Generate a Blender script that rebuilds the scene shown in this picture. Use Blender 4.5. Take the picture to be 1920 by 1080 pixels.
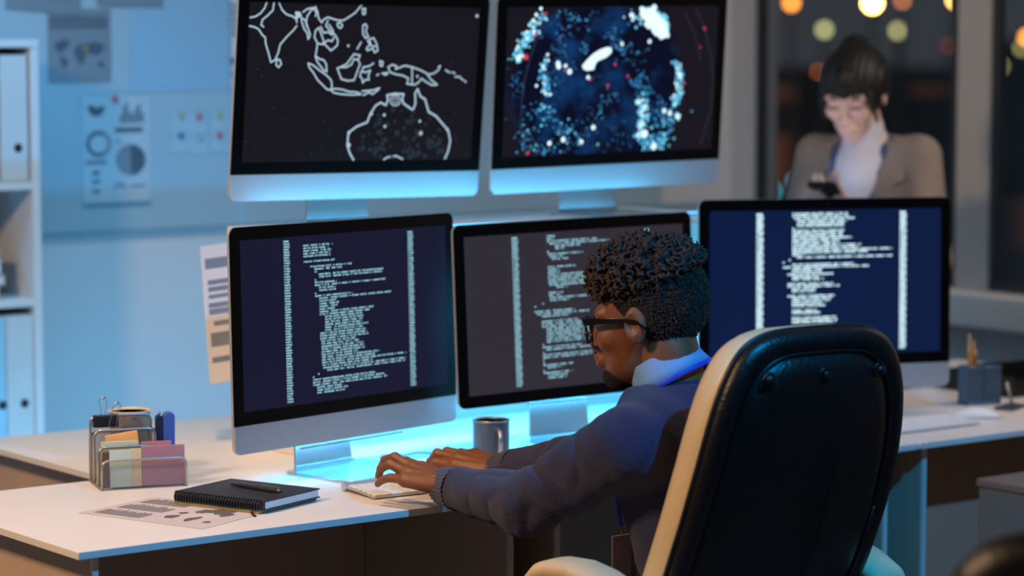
import bpy, bmesh, math, random
import numpy as np
from mathutils import Vector, Matrix
R = math.radians
SC = bpy.context.scene
for o in list(bpy.data.objects): bpy.data.objects.remove(o)
COL = SC.collection
# ------------------------------------------------------------------ camera, world, exposure
CAMZ = 1.636
cd = bpy.data.cameras.new('camera'); cd.sensor_width = 36.0; cd.lens = 36.0*5028/1920
cam = bpy.data.objects.new('camera', cd); COL.objects.link(cam)
cam.location = (0, 0, CAMZ); cam.rotation_euler = (R(90-5.386), 0, 0)
cd.clip_end = 400
cd.dof.use_dof = True; cd.dof.focus_distance = 4.95; cd.dof.aperture_fstop = 2.3
SC.camera = cam
w = bpy.data.worlds.new('night'); SC.world = w; w.use_nodes = True
w.node_tree.nodes['Background'].inputs[0].default_value = (.036, .038, .045, 1)
w.node_tree.nodes['Background'].inputs[1].default_value = 1.0
SC.view_settings.view_transform = 'Standard'; SC.view_settings.look = 'None'
SC.view_settings.gamma = 1; SC.view_settings.use_curve_mapping = False
SC.view_settings.exposure = 0.0

# desk frame: A = front left corner of the desk, u along the desk, v away from the sitter
AX, AY, TH = -.746, 4.550, R(37.2)
def D(u, v, z=0.):
    return Vector((AX+u*math.cos(TH)-v*math.sin(TH), AY+u*math.sin(TH)+v*math.cos(TH), z))

def lamp(name, kind, loc, target, power, color, size=.3, size_y=None, angle=None, blend=.5):
    l = bpy.data.lights.new(name, kind); l.energy = power; l.color = color
    if kind == 'AREA':
        l.size = size
        if size_y: l.shape = 'RECTANGLE'; l.size_y = size_y
    elif kind == 'SPOT':
        l.spot_size = R(angle); l.spot_blend = blend; l.shadow_soft_size = size
    else: l.shadow_soft_size = size
    o = bpy.data.objects.new(name, l); COL.objects.link(o); o.location = loc
    if target is not None:
        o.rotation_euler = (Vector(target)-Vector(loc)).to_track_quat('-Z', 'Y').to_euler()
    return o
# cyan key from above and behind the sitter
lamp('cyan_spot', 'SPOT', (1.25, 3.2, 2.65), (-.05, 5.0, .8), 235, (.0, .42, 1.0), .035, angle=66, blend=.4)
# blue light on the back wall: ceiling tube and an added unseen uplight behind the back desks
o = lamp('blue_ceiling_wash', 'AREA', (-1.3, 5.9, 2.72), (-1.6, 7.2, .75), 13, (.16, .60, 1.0), 2.2, .2); o.data.spread = R(120)
o = lamp('added_blue_uplight', 'AREA', D(1.0, 1.50, .40), D(1.0, 2.37, 1.15), 11.5, (.15, .58, 1.0), 2.6, .05); o.rotation_euler = (R(104), 0, TH)
# warm downlights over the desks
lamp('warm_downlight', 'SPOT', (-.70, 4.80, 2.72), (-.52, 5.20, .75), 88, (1.0, .62, .36), .07, angle=58, blend=.7)
lamp('warm_downlight_right', 'SPOT', (1.35, 6.0, 2.72), (1.2, 6.15, .75), 26, (1.0, .66, .48), .1, angle=46, blend=.8)
# warm room lamp at the left, neutral fill light added on the right by the windows
lamp('warm_room_lamp', 'AREA', (-2.1, 3.4, 2.6), (.1, 4.8, .8), 62, (1.0, .64, .36), .35)
lamp('neutral_fill', 'AREA', (2.0, 6.3, 2.4), (1.7, 7.9, .3), 14, (1.0, .86, .76), .5)

# ------------------------------------------------------------------ materials
def lin(c):
    c = c/255.
    return c/12.92 if c <= .04045 else ((c+.055)/1.055)**2.4
def L3(rgb): return tuple(lin(x) for x in rgb)
MATS = {}
def mat(name, rgb, rough=.5, metal=0., bump=0., bscale=200., var=.06, vscale=8., coat=0., emis=None, estr=0., sheen=0., spec=.5, sss=0.):
    if name in MATS: return MATS[name]
    m = bpy.data.materials.new(name); m.use_nodes = True; nt = m.node_tree
    b = nt.nodes['Principled BSDF']; c = L3(rgb)
    tc = nt.nodes.new('ShaderNodeTexCoord'); nz = nt.nodes.new('ShaderNodeTexNoise'); nz.inputs['Scale'].default_value = vscale
    nt.links.new(tc.outputs['Object'], nz.inputs['Vector'])
    cr = nt.nodes.new('ShaderNodeValToRGB')
    cr.color_ramp.elements[0].position = .3; cr.color_ramp.elements[1].position = .7
    cr.color_ramp.elements[0].color = tuple(x*(1-var) for x in c)+(1,)
    cr.color_ramp.elements[1].color = tuple(min(1, x*(1+var)) for x in c)+(1,)
    nt.links.new(nz.outputs['Fac'], cr.inputs['Fac']); nt.links.new(cr.outputs['Color'], b.inputs['Base Color'])
    b.inputs['Roughness'].default_value = rough; b.inputs['Metallic'].default_value = metal
    b.inputs['Coat Weight'].default_value = coat; b.inputs['Sheen Weight'].default_value = sheen
    b.inputs['Specular IOR Level'].default_value = spec
    if sss: b.inputs['Subsurface Weight'].default_value = sss; b.inputs['Subsurface Radius'].default_value = (.02, .008, .004)
    if bump:
        n2 = nt.nodes.new('ShaderNodeTexNoise'); n2.inputs['Scale'].default_value = bscale
        nt.links.new(tc.outputs['Object'], n2.inputs['Vector'])
        bp = nt.nodes.new('ShaderNodeBump'); bp.inputs['Strength'].default_value = bump; bp.inputs['Distance'].default_value = .004
        nt.links.new(n2.outputs['Fac'], bp.inputs['Height']); nt.links.new(bp.outputs['Normal'], b.inputs['Normal'])
    if emis:
        b.inputs['Emission Color'].default_value = L3(emis)+(1,); b.inputs['Emission Strength'].default_value = estr
    MATS[name] = m; return m
def emit(name, rgb, s):
    return mat(name, (10, 10, 10), .4, emis=rgb, estr=s, var=0)

M_WALL = mat('wall_paint', (205, 206, 210), .75, bump=.06, bscale=60, var=.02, vscale=1.5)
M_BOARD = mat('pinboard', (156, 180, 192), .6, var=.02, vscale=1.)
M_PILLAR = mat('window_wall_paint', (184, 182, 180), .7, bump=.05, bscale=50, var=.03, vscale=2)
M_STRIP = mat('rail_metal', (120, 165, 185), .4, var=.02)
M_FLOOR = mat('carpet', (105, 100, 98), .95, bump=.5, bscale=400, var=.15, vscale=60)
M_CEIL = mat('ceiling_tile', (190, 190, 190), .9, var=.03)
M_DESK = mat('desk_laminate', (226, 222, 216), .38, var=.015, vscale=3)
M_DPANEL = mat('desk_panel', (196, 172, 152), .6, var=.05, vscale=4)
M_ALU = mat('aluminium', (196, 200, 204), .36, .55, var=.02)
M_STAND = mat('polished_aluminium', (206, 210, 214), .27, .92, var=.01)
M_BEZ = mat('black_glass', (6, 6, 7), .25, var=0, spec=.2)
M_BLACKP = mat('black_plastic', (18, 18, 20), .45, var=.05)
M_WHITE = mat('white_plastic', (228, 228, 226), .4, var=.02)
M_PAPER = mat('paper', (215, 216, 218), .8, var=.02)
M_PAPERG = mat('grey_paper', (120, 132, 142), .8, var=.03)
M_INK = mat('ink', (48, 56, 66), .8, var=.1)
M_INKL = mat('light_ink', (120, 132, 146), .8, var=.1)
M_STEEL = mat('brushed_steel', (176, 172, 166), .3, .85, var=.04)
M_CREAM = mat('cream_leather', (218, 196, 160), .42, bump=.15, bscale=220, var=.04, vscale=12)
M_BLEATH = mat('black_leather', (13, 13, 15), .38, bump=.35, bscale=160, var=.1, vscale=20)
M_SKIN = mat('brown_skin', (122, 76, 48), .48, bump=.12, bscale=500, var=.1, vscale=40, sss=.06)
M_SKINL = mat('light_skin', (232, 192, 178), .5, var=.04, vscale=20, sss=.08)
M_HAIR = mat('dark_brown_hair', (60, 42, 33), .75, bump=.6, bscale=500, var=.35, vscale=90)
M_HAIRS = mat('short_dark_hair', (24, 17, 14), .85, bump=.9, bscale=900, var=.4, vscale=300)
M_HAIRB = mat('black_hair', (14, 12, 14), .5, bump=.3, bscale=300, var=.2, vscale=60)
M_SWEAT = mat('navy_wool', (27, 34, 74), .9, bump=.8, bscale=420, var=.18, vscale=180, sheen=.15)
M_TROUS = mat('dark_trousers', (28, 28, 34), .85, bump=.3, var=.1)
M_SHIRT = mat('pale_blue_shirt', (112, 158, 208), .7, bump=.15, bscale=500, var=.02)
M_LANY = mat('blue_ribbon', (28, 62, 190), .6, var=.04)
M_BLAZ = mat('taupe_wool', (142, 130, 122), .85, bump=.3, bscale=300, var=.06, vscale=60)
M_TURT = mat('white_knit', (218, 218, 226), .8, bump=.2, bscale=200, var=.02)
M_GLASSF = mat('black_acetate', (9, 9, 10), .25, var=0, coat=.3)
M_MUG = mat('grey_enamel', (66, 80, 96), .28, var=.08, coat=.4)
M_LIPB = mat('brown_lip', (128, 78, 66), .4, var=.05)
M_LIPR = mat('rose_lip', (186, 96, 96), .45, var=.04)

def glassy(name, tint=(1, 1, 1), ref=.08, rough=0.):
    m = bpy.data.materials.new(name); m.use_nodes = True; nt = m.node_tree
    nt.nodes.remove(nt.nodes['Principled BSDF']); out = nt.nodes['Material Output']
    t = nt.nodes.new('ShaderNodeBsdfTransparent'); t.inputs[0].default_value = tint+(1,)
    g = nt.nodes.new('ShaderNodeBsdfGlossy'); g.inputs['Roughness'].default_value = rough
    f = nt.nodes.new('ShaderNodeFresnel'); f.inputs[0].default_value = 1.45
    x = nt.nodes.new('ShaderNodeMixShader')
    ge = nt.nodes.new('ShaderNodeNewGeometry'); iv = nt.nodes.new('ShaderNodeMath'); iv.operation = 'SUBTRACT'; iv.inputs[0].default_value = 1
    nt.links.new(ge.outputs['Backfacing'], iv.inputs[1]); mu = nt.nodes.new('ShaderNodeMath'); mu.operation = 'MULTIPLY'
    nt.links.new(f.outputs[0], mu.inputs[0]); nt.links.new(iv.outputs[0], mu.inputs[1]); nt.links.new(mu.outputs[0], x.inputs[0]); nt.links.new(t.outputs[0], x.inputs[1]); nt.links.new(g.outputs[0], x.inputs[2])
    nt.links.new(x.outputs[0], out.inputs[0]); return m
M_PANE = glassy('window_glass', (.9, .93, .95))
M_LENS = glassy('lens_glass', (.93, .95, .97))
def wiremesh(name, rgb, pitch=.0032, fill=.42):
    m = bpy.data.materials.new(name); m.use_nodes = True; nt = m.node_tree
    b = nt.nodes['Principled BSDF']; b.inputs['Base Color'].default_value = L3(rgb)+(1,)
    b.inputs['Metallic'].default_value = .6; b.inputs['Roughness'].default_value = .4
    tc = nt.nodes.new('ShaderNodeTexCoord'); sp = nt.nodes.new('ShaderNodeSeparateXYZ')
    nt.links.new(tc.outputs['Object'], sp.inputs[0])
    outs = []
    for pair in (('X', 'Z', 'ADD'), ('X', 'Z', 'SUBTRACT')):
        a = nt.nodes.new('ShaderNodeMath'); a.operation = pair[2]
        ad = nt.nodes.new('ShaderNodeMath'); ad.operation = 'ADD'
        nt.links.new(sp.outputs['X'], ad.inputs[0]); nt.links.new(sp.outputs['Y'], ad.inputs[1])
        nt.links.new(ad.outputs[0], a.inputs[0]); nt.links.new(sp.outputs['Z'], a.inputs[1])
        d = nt.nodes.new('ShaderNodeMath'); d.operation = 'DIVIDE'; d.inputs[1].default_value = pitch
        nt.links.new(a.outputs[0], d.inputs[0])
        fr = nt.nodes.new('ShaderNodeMath'); fr.operation = 'FRACT'; nt.links.new(d.outputs[0], fr.inputs[0])
        lt = nt.nodes.new('ShaderNodeMath'); lt.operation = 'LESS_THAN'; lt.inputs[1].default_value = fill
        nt.links.new(fr.outputs[0], lt.inputs[0]); outs.append(lt)
    mx = nt.nodes.new('ShaderNodeMath'); mx.operation = 'MAXIMUM'
    nt.links.new(outs[0].outputs[0], mx.inputs[0]); nt.links.new(outs[1].outputs[0], mx.inputs[1])
    nt.links.new(mx.outputs[0], b.inputs['Alpha']); return m
M_MESH = wiremesh('silver_wire_mesh', (150, 148, 146), fill=.09)
M_MESHB = wiremesh('blue_wire_mesh', (104, 128, 150), .004, .45)

# ------------------------------------------------------------------ mesh helpers
class MB:
    def __init__(s): s.v = []; s.f = []
    def add(s, vs, fs, M=None):
        n = len(s.v)
        for p in vs:
            p = Vector(p); s.v.append(tuple(M @ p) if M is not None else tuple(p))
        for f in fs: s.f.append(tuple(n+i for i in f))
        return s
    def box(s, x0, x1, y0, y1, z0, z1, M=None):
        vs = [(x, y, z) for x in (x0, x1) for y in (y0, y1) for z in (z0, z1)]
        return s.add(vs, [(0, 1, 3, 2), (4, 6, 7, 5), (0, 4, 5, 1), (2, 3, 7, 6), (0, 2, 6, 4), (1, 5, 7, 3)], M)
    def loft(s, loops, cap=True, M=None):
        n = len(loops[0]); vs = [p for l in loops for p in l]; fs = []
        for i in range(len(loops)-1):
            for j in range(n):
                k = (j+1) % n; fs.append((i*n+j, i*n+k, (i+1)*n+k, (i+1)*n+j))
        if cap: fs.append(tuple(reversed(range(n)))); fs.append(tuple((len(loops)-1)*n+j for j in range(n)))
        return s.add(vs, fs, M)
    def tube(s, pts, r, n=8, M=None, cap=True):
        pts = [Vector(p) for p in pts]; loops = []; up = None
        for i, p in enumerate(pts):
            t = (pts[min(i+1, len(pts)-1)]-pts[max(i-1, 0)]).normalized()
            if up is None: up = t.orthogonal().normalized()
            up = (up-t*up.dot(t)); up = up.normalized() if up.length > 1e-6 else t.orthogonal().normalized()
            b = t.cross(up); rr = r[i] if isinstance(r, (list, tuple)) else r
            loops.append([p+(up*math.cos(2*math.pi*j/n)+b*math.sin(2*math.pi*j/n))*rr for j in range(n)])
        return s.loft(loops, cap, M)
    def lathe(s, prof, n=32, M=None):
        loops = [[(r*math.cos(2*math.pi*j/n), r*math.sin(2*math.pi*j/n), z) for j in range(n)] for r, z in prof]
        return s.loft(loops, True, M)
    def prism(s, poly, y0, y1, M=None):   # polygon in xz, extruded along y
        return s.loft([[(x, y0, z) for x, z in poly], [(x, y1, z) for x, z in poly]], True, M)
    def slab(s, poly, z0, z1, M=None):    # polygon in xy
        return s.loft([[(x, y, z0) for x, y in poly], [(x, y, z1) for x, y in poly]], True, M)
    def quad(s, a, b, c, d): return s.add([a, b, c, d], [(0, 1, 2, 3)])
    def ball(s, c, r, n=16, sc=(1, 1, 1), M=None):
        prof = [(max(1e-5, r*math.sin(math.pi*i/n)), -r*math.cos(math.pi*i/n)) for i in range(n+1)]
        loops = [[(c[0]+rr*math.cos(2*math.pi*j/n)*sc[0], c[1]+rr*math.sin(2*math.pi*j/n)*sc[1], c[2]+z*sc[2]) for j in range(n)] for rr, z in prof]
        return s.loft(loops, True, M)
    def build(s, name, m, parent=None, smooth=False, bevel=0., seg=2, label=None):
        me = bpy.data.meshes.new(name); me.from_pydata(s.v, [], s.f)
        bm = bmesh.new(); bm.from_mesh(me); bmesh.ops.recalc_face_normals(bm, faces=bm.faces); bm.to_mesh(me); bm.free()
        me.materials.append(m)
        if smooth: me.polygons.foreach_set('use_smooth', [True]*len(me.polygons))
        o = bpy.data.objects.new(name, me); COL.objects.link(o)
        if parent is not None: o.parent = parent
        if bevel:
            b = o.modifiers.new('bevel', 'BEVEL'); b.width = bevel; b.segments = seg; b.limit_method = 'ANGLE'; b.angle_limit = R(35)
            me.polygons.foreach_set('use_smooth', [True]*len(me.polygons))
            wn = o.modifiers.new('wn', 'WEIGHTED_NORMAL')
        if label: o['label'] = label
        return o
def tag(o, label, cat, group=None):
    o['label'] = label; o['category'] = cat
    if group: o['group'] = group
    return o
def root(name, loc, rz, label, cat, group=None):
    o = bpy.data.objects.new(name, None); COL.objects.link(o); o.location = loc; o.rotation_euler = (0, 0, rz)
    o.empty_display_size = .05
    return tag(o, label, cat, group)
def struct(o): o['kind'] = 'structure'; return o
def copy_tree(o, parent=None):
    c = o.copy(); COL.objects.link(c); c.parent = parent
    for ch in o.children: copy_tree(ch, c)
    return c
def rrect(x0, x1, z0, z1, r, n=6, corners=(1, 1, 1, 1)):  # BL BR TR TL
    pts = []
    for (cx, cz, a0), on in zip(((x0+r, z0+r, 180), (x1-r, z0+r, 270), (x1-r, z1-r, 0), (x0+r, z1-r, 90)), corners):
        if on:
            for i in range(n+1):
                a = R(a0+90*i/n); pts.append((cx+r*math.cos(a), cz+r*math.sin(a)))
        else:
            sx = -1 if a0 in (180, 90) else 1; sz = -1 if a0 in (180, 270) else 1
            pts += [(cx+r*sx, cz+r*sz)]*(n+1)
    return pts

# ------------------------------------------------------------------ implicit surfaces
def nets(fn, lo, hi, h):
    lo = np.array(lo, float); hi = np.array(hi, float)
    n = np.ceil((hi-lo)/h).astype(int)+1
    ax = [lo[i]+h*np.arange(n[i], dtype=np.float32) for i in range(3)]
    X, Y, Z = np.meshgrid(*[a.astype(np.float32) for a in ax], indexing='ij')
    V = fn(X, Y, Z).astype(np.float32); del X, Y, Z
    S = V < 0; m = n-1
    P = np.zeros(tuple(m)+(3,), np.float32); cnt = np.zeros(tuple(m), np.float32)
    def sl(o): return tuple(slice(o[i], o[i]+m[i]) for i in range(3))
    for a in range(3):
        b, c = [i for i in range(3) if i != a]
        for ob in (0, 1):
            for oc in (0, 1):
                o0 = [0, 0, 0]; o0[b] = ob; o0[c] = oc; o1 = list(o0); o1[a] = 1
                va, vb = V[sl(o0)], V[sl(o1)]; mk = S[sl(o0)] != S[sl(o1)]
                den = np.where(mk, va-vb, 1); t = np.where(mk, va/den, 0)
                mf = mk.astype(np.float32)
                P[..., a] += t*mf; P[..., b] += ob*mf; P[..., c] += oc*mf; cnt += mf
    act = cnt > 0; idx = -np.ones(tuple(m), np.int64); idx[act] = np.arange(act.sum())
    ii = np.argwhere(act); vs = (P[act]/cnt[act][:, None]+ii)*h+lo
    F = []
    for a in range(3):
        b, c = (a+1) % 3, (a+2) % 3
        s0 = [slice(None)]*3; s1 = [slice(None)]*3; s0[a] = slice(0, -1); s1[a] = slice(1, None)
        E = S[tuple(s0)] != S[tuple(s1)]
        e = np.argwhere(E)
        e = e[(e[:, b] > 0) & (e[:, c] > 0) & (e[:, b] < n[b]-1) & (e[:, c] < n[c]-1)]
        q = []
        for ob, oc in ((-1, -1), (0, -1), (0, 0), (-1, 0)):
            f = e.copy(); f[:, b] += ob; f[:, c] += oc; q.append(idx[f[:, 0], f[:, 1], f[:, 2]])
        q = np.stack(q, 1); s = S[e[:, 0], e[:, 1], e[:, 2]]
        q[~s] = q[~s][:, ::-1]; F.append(q)
    F = np.concatenate(F); return vs, F
def cone(X, Y, Z, a, b, r1, r2):
    a = np.array(a, np.float32); b = np.array(b, np.float32); d = b-a; L = float(d@d)
    t = np.clip(((X-a[0])*d[0]+(Y-a[1])*d[1]+(Z-a[2])*d[2])/L, 0, 1)
    return np.sqrt((X-a[0]-t*d[0])**2+(Y-a[1]-t*d[1])**2+(Z-a[2]-t*d[2])**2)-(r1+(r2-r1)*t)
def ell(X, Y, Z, c, r, Mx=None):
    x, y, z = X-c[0], Y-c[1], Z-c[2]
    if Mx is not None:
        x, y, z = (Mx[0][0]*x+Mx[1][0]*y+Mx[2][0]*z, Mx[0][1]*x+Mx[1][1]*y+Mx[2][1]*z, Mx[0][2]*x+Mx[1][2]*y+Mx[2][2]*z)
    k0 = np.sqrt((x/r[0])**2+(y/r[1])**2+(z/r[2])**2); k1 = np.sqrt((x/r[0]**2)**2+(y/r[1]**2)**2+(z/r[2]**2)**2)
    return k0*(k0-1)/np.maximum(k1, 1e-6)
def smin(a, b, k):
    h = np.clip(.5+.5*(b-a)/k, 0, 1); return b*(1-h)+a*h-k*h*(1-h)
def smax(a, b, k): return -smin(-a, -b, k)
def frame(fwd, up=(0, 0, 1)):   # columns: x = forward, y = left, z = up
    f = Vector(fwd).normalized(); l = Vector(up).cross(f).normalized(); u = f.cross(l)
    return Matrix((f, l, u)).transposed()
def xf(vs, M3, loc, s=1.):
    A = np.array(M3)*s; return vs@A.T+np.array(loc)
def mesh_from(name, parts, m, parent, label=None):
    vs = []; fs = []; n = 0
    for v, f in parts: vs.append(v); fs.append(f+n); n += len(v)
    vs = np.concatenate(vs); fs = np.concatenate(fs)
    me = bpy.data.meshes.new(name); me.from_pydata(vs.tolist(), [], fs.tolist())
    me.polygons.foreach_set('use_smooth', [True]*len(me.polygons)); me.materials.append(m)
    o = bpy.data.objects.new(name, me); COL.objects.link(o)
    if parent is not None: o.parent = parent
    if label: o['label'] = label
    return o
#@@ROOM
# ------------------------------------------------------------------ the room
VW = 2.42*.98          # back wall distance in desk frame
UW = 3.62              # window wall position along u
def dbox(name, u0, u1, v0, v1, z0, z1, m, bevel=0, parent=None):
    o = MB().box(u0, u1, v0, v1, z0, z1).build(name, m, parent, bevel=bevel)
    if parent is None: o.location = (AX, AY, 0); o.rotation_euler = (0, 0, TH)
    return o
struct(dbox('floor', -3.5, UW+.2, -5.5, VW+.2, -.1, 0, M_FLOOR))
struct(dbox('ceiling', -3.5, UW+.2, -5.5, VW+.2, 2.8, 2.9, M_CEIL))
struct(dbox('wall_back', -3.5, UW+.2, VW, VW+.12, 0, 2.8, M_WALL))
struct(dbox('wall_left', -3.6, -3.5, -5.5, VW+.12, 0, 2.8, M_WALL))
struct(dbox('trim_1', 1.0, UW-.0, VW-.012, VW, 1.09, 1.105, M_STRIP))
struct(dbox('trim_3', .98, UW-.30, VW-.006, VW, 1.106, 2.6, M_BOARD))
def wmap(t): return VW-t           # distance from the corner towards the camera side
# window wall pieces: pillar, mullion, spandrel below sill, header
W1a, W1b, W2a, W2b = .118, .985, 1.12, 2.3
SILL, HEAD = .90, 2.55
mb = MB()
mb.box(UW, UW+.05, VW-W1a, VW, 0, 2.8); mb.box(UW, UW+.05, VW-W2a, VW-W1b, 0, 2.8)
mb.box(UW, UW+.05, VW-W2b-3, VW-W2b, 0, 2.8)
mb.box(UW, UW+.05, VW-W1b, VW-W1a, 0, SILL); mb.box(UW, UW+.05, VW-W2b, VW-W2a, 0, SILL)
mb.box(UW, UW+.05, VW-W1b, VW-W1a, HEAD, 2.8); mb.box(UW, UW+.05, VW-W2b, VW-W2a, HEAD, 2.8)
o = mb.build('wall_right', M_PILLAR); o.location = (AX, AY, 0); o.rotation_euler = (0, 0, TH); struct(o)
o = dbox('trim_2', UW-.10, UW, VW-W2b-1, VW, SILL-.10, SILL-.005, mat('sill_white', (226, 222, 218), .5, var=.02), .006); struct(o)
M_FRAME = mat('window_frame_dark', (34, 38, 44), .5, var=.05)
for i, (a, b) in enumerate(((W1a, W1b), (W2a, W2b))):
    wr = bpy.data.objects.new('window_%d' % (i+1), None); COL.objects.link(wr); wr.location = (AX, AY, 0); wr.rotation_euler = (0, 0, TH); struct(wr)
    f = MB(); y0, y1 = VW-b, VW-a; t = .022
    f.box(UW-.004, UW+.03, y0, y0+t, SILL, HEAD); f.box(UW-.004, UW+.03, y1-t, y1, SILL, HEAD)
    f.box(UW-.004, UW+.03, y0, y1, SILL, SILL+t); f.box(UW-.004, UW+.03, y0, y1, HEAD-t, HEAD)
    f.build('window_frame', M_FRAME, wr, bevel=.004)
    MB().box(UW+.010, UW+.016, y0+t, y1-t, SILL+t, HEAD-t).build('window_pane', M_PANE, wr)

# ------------------------------------------------------------------ outside: street lamps and buildings
def outpt(px, py, Y): return ((px-960)/5028*Y, Y, CAMZ-(py-66)/5028*Y)
outside = [
 # px, py, dist, r, colour, strength, label
 (1481, 6, 40, .062, (255, 150, 50), 10, 'orange street light glowing high at the left of the left window'),
 (1632, 6, 39, .085, (255, 205, 110), 42, 'brightest yellow-white street light above the woman in the left window'),
 (1688, 2, 42, .045, (255, 150, 80), 5, 'dim orange street light just right of the brightest one'),
 (1787, 0, 40, .062, (255, 185, 90), 22, 'warm bright street light beside the pillar between the windows'),
 (1543, 56, 43, .066, (205, 200, 130), 4.2, 'pale yellow-green street light left above the woman, under the orange ones'),
 (1680, 58, 43, .066, (205, 196, 125), 4.2, 'pale yellow-green street light right above the woman, under the orange ones'),
 (1775, 86, 44, .05, (190, 90, 70), 1.2, 'very dim reddish light near the pillar in the left window'),
 (1533, 134, 44, .035, (230, 120, 50), 3.5, 'small orange light peeping out beside the woman\'s hair'),
 (1451, 357, 40, .05, (90, 190, 215), 3.4, 'left one of two teal lights low in the left window'),
 (1490, 339, 41, .05, (90, 190, 205), 3.0, 'right one of two teal lights low in the left window'),
 (1922, 70, 40, .06, (255, 150, 50), 10, 'orange light at the right edge of the right window'),
 (1912, 90, 43, .055, (205, 190, 120), 3., 'pale light half behind the orange one in the right window'),
 (1874, 124, 43, .055, (205, 190, 120), 2.4, 'pale light by the dark frame at the left of the right window'),
]
M_POLE = mat('lamp_pole', (30, 30, 34), .6)
for px, py, Y, r, c, s, lb in outside:
    x, y, z = outpt(px, py, Y)
    t = root('street_lamp', (x, y, -9), 0, lb, 'street lamp', 'lights outside the windows')
    h = z+9
    MB().ball((0, 0, h), r, 14).build('lamp_globe', emit('glow_%d_%d' % (px, py), c, s), t, smooth=True)
    MB().tube([(0, .0, 0), (0, .0, h-r)], .03, 6).build('lamp_pole', M_POLE, t)
def facade(name, base, warm, s, thr):
    m = bpy.data.materials.new(name); m.use_nodes = True; nt = m.node_tree; b = nt.nodes['Principled BSDF']
    b.inputs['Base Color'].default_value = L3(base)+(1,); b.inputs['Roughness'].default_value = .9
    tc = nt.nodes.new('ShaderNodeTexCoord'); mp = nt.nodes.new('ShaderNodeMapping'); mp.inputs['Scale'].default_value = (1, 1, 1)
    nt.links.new(tc.outputs['Object'], mp.inputs[0])
    vor = nt.nodes.new('ShaderNodeTexVoronoi'); vor.distance = 'CHEBYCHEV'; vor.inputs['Scale'].default_value = .42; vor.inputs['Randomness'].default_value = .15
    nt.links.new(mp.outputs[0], vor.inputs['Vector'])
    sep = nt.nodes.new('ShaderNodeSeparateColor'); nt.links.new(vor.outputs['Color'], sep.inputs[0])
    gt = nt.nodes.new('ShaderNodeMath'); gt.operation = 'GREATER_THAN'; gt.inputs[1].default_value = thr
    lt = nt.nodes.new('ShaderNodeMath'); lt.operation = 'LESS_THAN'; lt.inputs[1].default_value = .3
    nt.links.new(sep.outputs[0], gt.inputs[0]); nt.links.new(vor.outputs['Distance'], lt.inputs[0])
    mu = nt.nodes.new('ShaderNodeMath'); mu.operation = 'MULTIPLY'; nt.links.new(gt.outputs[0], mu.inputs[0]); nt.links.new(lt.outputs[0], mu.inputs[1])
    ml = nt.nodes.new('ShaderNodeMath'); ml.operation = 'MULTIPLY'; ml.inputs[1].default_value = s; nt.links.new(mu.outputs[0], ml.inputs[0])
    b.inputs['Emission Color'].default_value = L3(warm)+(1,); nt.links.new(ml.outputs[0], b.inputs['Emission Strength']); return m
for (x0, x1, Y, z0, z1, nm, base, warm, s, thr, lb) in (
   (6, 12.5, 75, -9, .2, 'fa', (30, 30, 34), (190, 110, 60), .12, .6, 'low dark building with dim warm windows behind the woman'),
   (3, 7.4, 90, -9, -2.5, 'fb', (20, 34, 40), (60, 140, 160), .25, .5, 'low dark teal-lit building at the left of the left window'),
   (14.5, 26, 80, -9, 1.0, 'fc', (24, 28, 34), (170, 100, 60), .12, .65, 'dark building with dim windows seen through the right window')):
    t = root('distant_building', ((x0+x1)/2, Y, -9), 0, lb, 'building', 'buildings outside')
    hw = (x1-x0)/2
    MB().box(-hw, hw, 0, 8, 0, z1+9).build('facade', facade(nm, base, warm, s, thr), t)
    MB().box(-hw-.3, hw+.3, -.3, 8.3, z1+9, z1+9.5).build('roof', M_POLE, t)
#@@DESKS
# ------------------------------------------------------------------ desks
ZD = .75; TT = .014
def desk(label, u0, u1, v0, v1, facing=1, modesty='full'):
    t = root('desk', D(u0, v0), TH, label, 'desk', 'white office desks pushed together'); w_ = u1-u0; d = v1-v0
    MB().box(0, w_, 0, d, ZD-TT, ZD).build('desk_top', M_DESK, t, bevel=.0012)
    for x in (.047, w_-.065):
        MB().box(x, x+.012, .045, d-.03, 0, ZD-TT).build('side_panel', M_DPANEL, t, bevel=.001)
        MB().box(x, x+.012, .038, .0448, 0, ZD-TT).build('edge_band', M_DESK, t)
    if modesty == 'full':
        MB().box(.062, w_-.068, d*.82, d*.82+.016, .34, ZD-TT-.001).build('modesty_panel', M_DPANEL, t)
    else:
        MB().box(.062, w_-.068, d*.82, d*.82+.016, .47, ZD-TT-.001).build('modesty_panel', M_DPANEL, t)
    return t
VM = .655
desk('white desk at the front left, carrying the wire organizer, notebook and papers', 0, 1.022, 0, VM)
desk('white middle desk, right of the typing hands and in front of the large chair', 1.026, 2.048, 0, VM)
desk('white desk at the right, carrying the pencil cup and mouse', 2.056, 3.3, 0, VM, modesty='short')
desk('white desk at the back left, joined behind the front left desk', .42, 1.44, VM+.004, VM+.004+.63)
desk('white desk at the back middle, behind the middle monitor', 1.444, 2.46, VM+.004, VM+.004+.63)
# riser shelf for the upper row
ZR = 1.223
t = root('monitor_riser', D(.86, .582), TH, 'long raised white shelf carrying the two upper monitors behind the lower row', 'shelf')
RL = 1.14
MB().box(0, RL, 0, .34, ZR-.018, ZR).build('shelf_board', M_DESK, t, bevel=.0015)
MB().box(0.01, RL-.01, .322, .338, ZD+.001, ZR-.018).build('back_panel', mat('riser_back', (206, 208, 210), .6, var=.02), t)
for x in (.012, RL-.028): MB().box(x, x+.014, .06, .32, ZD+.001, ZR-.018).build('side_panel', M_DESK, t)
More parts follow.
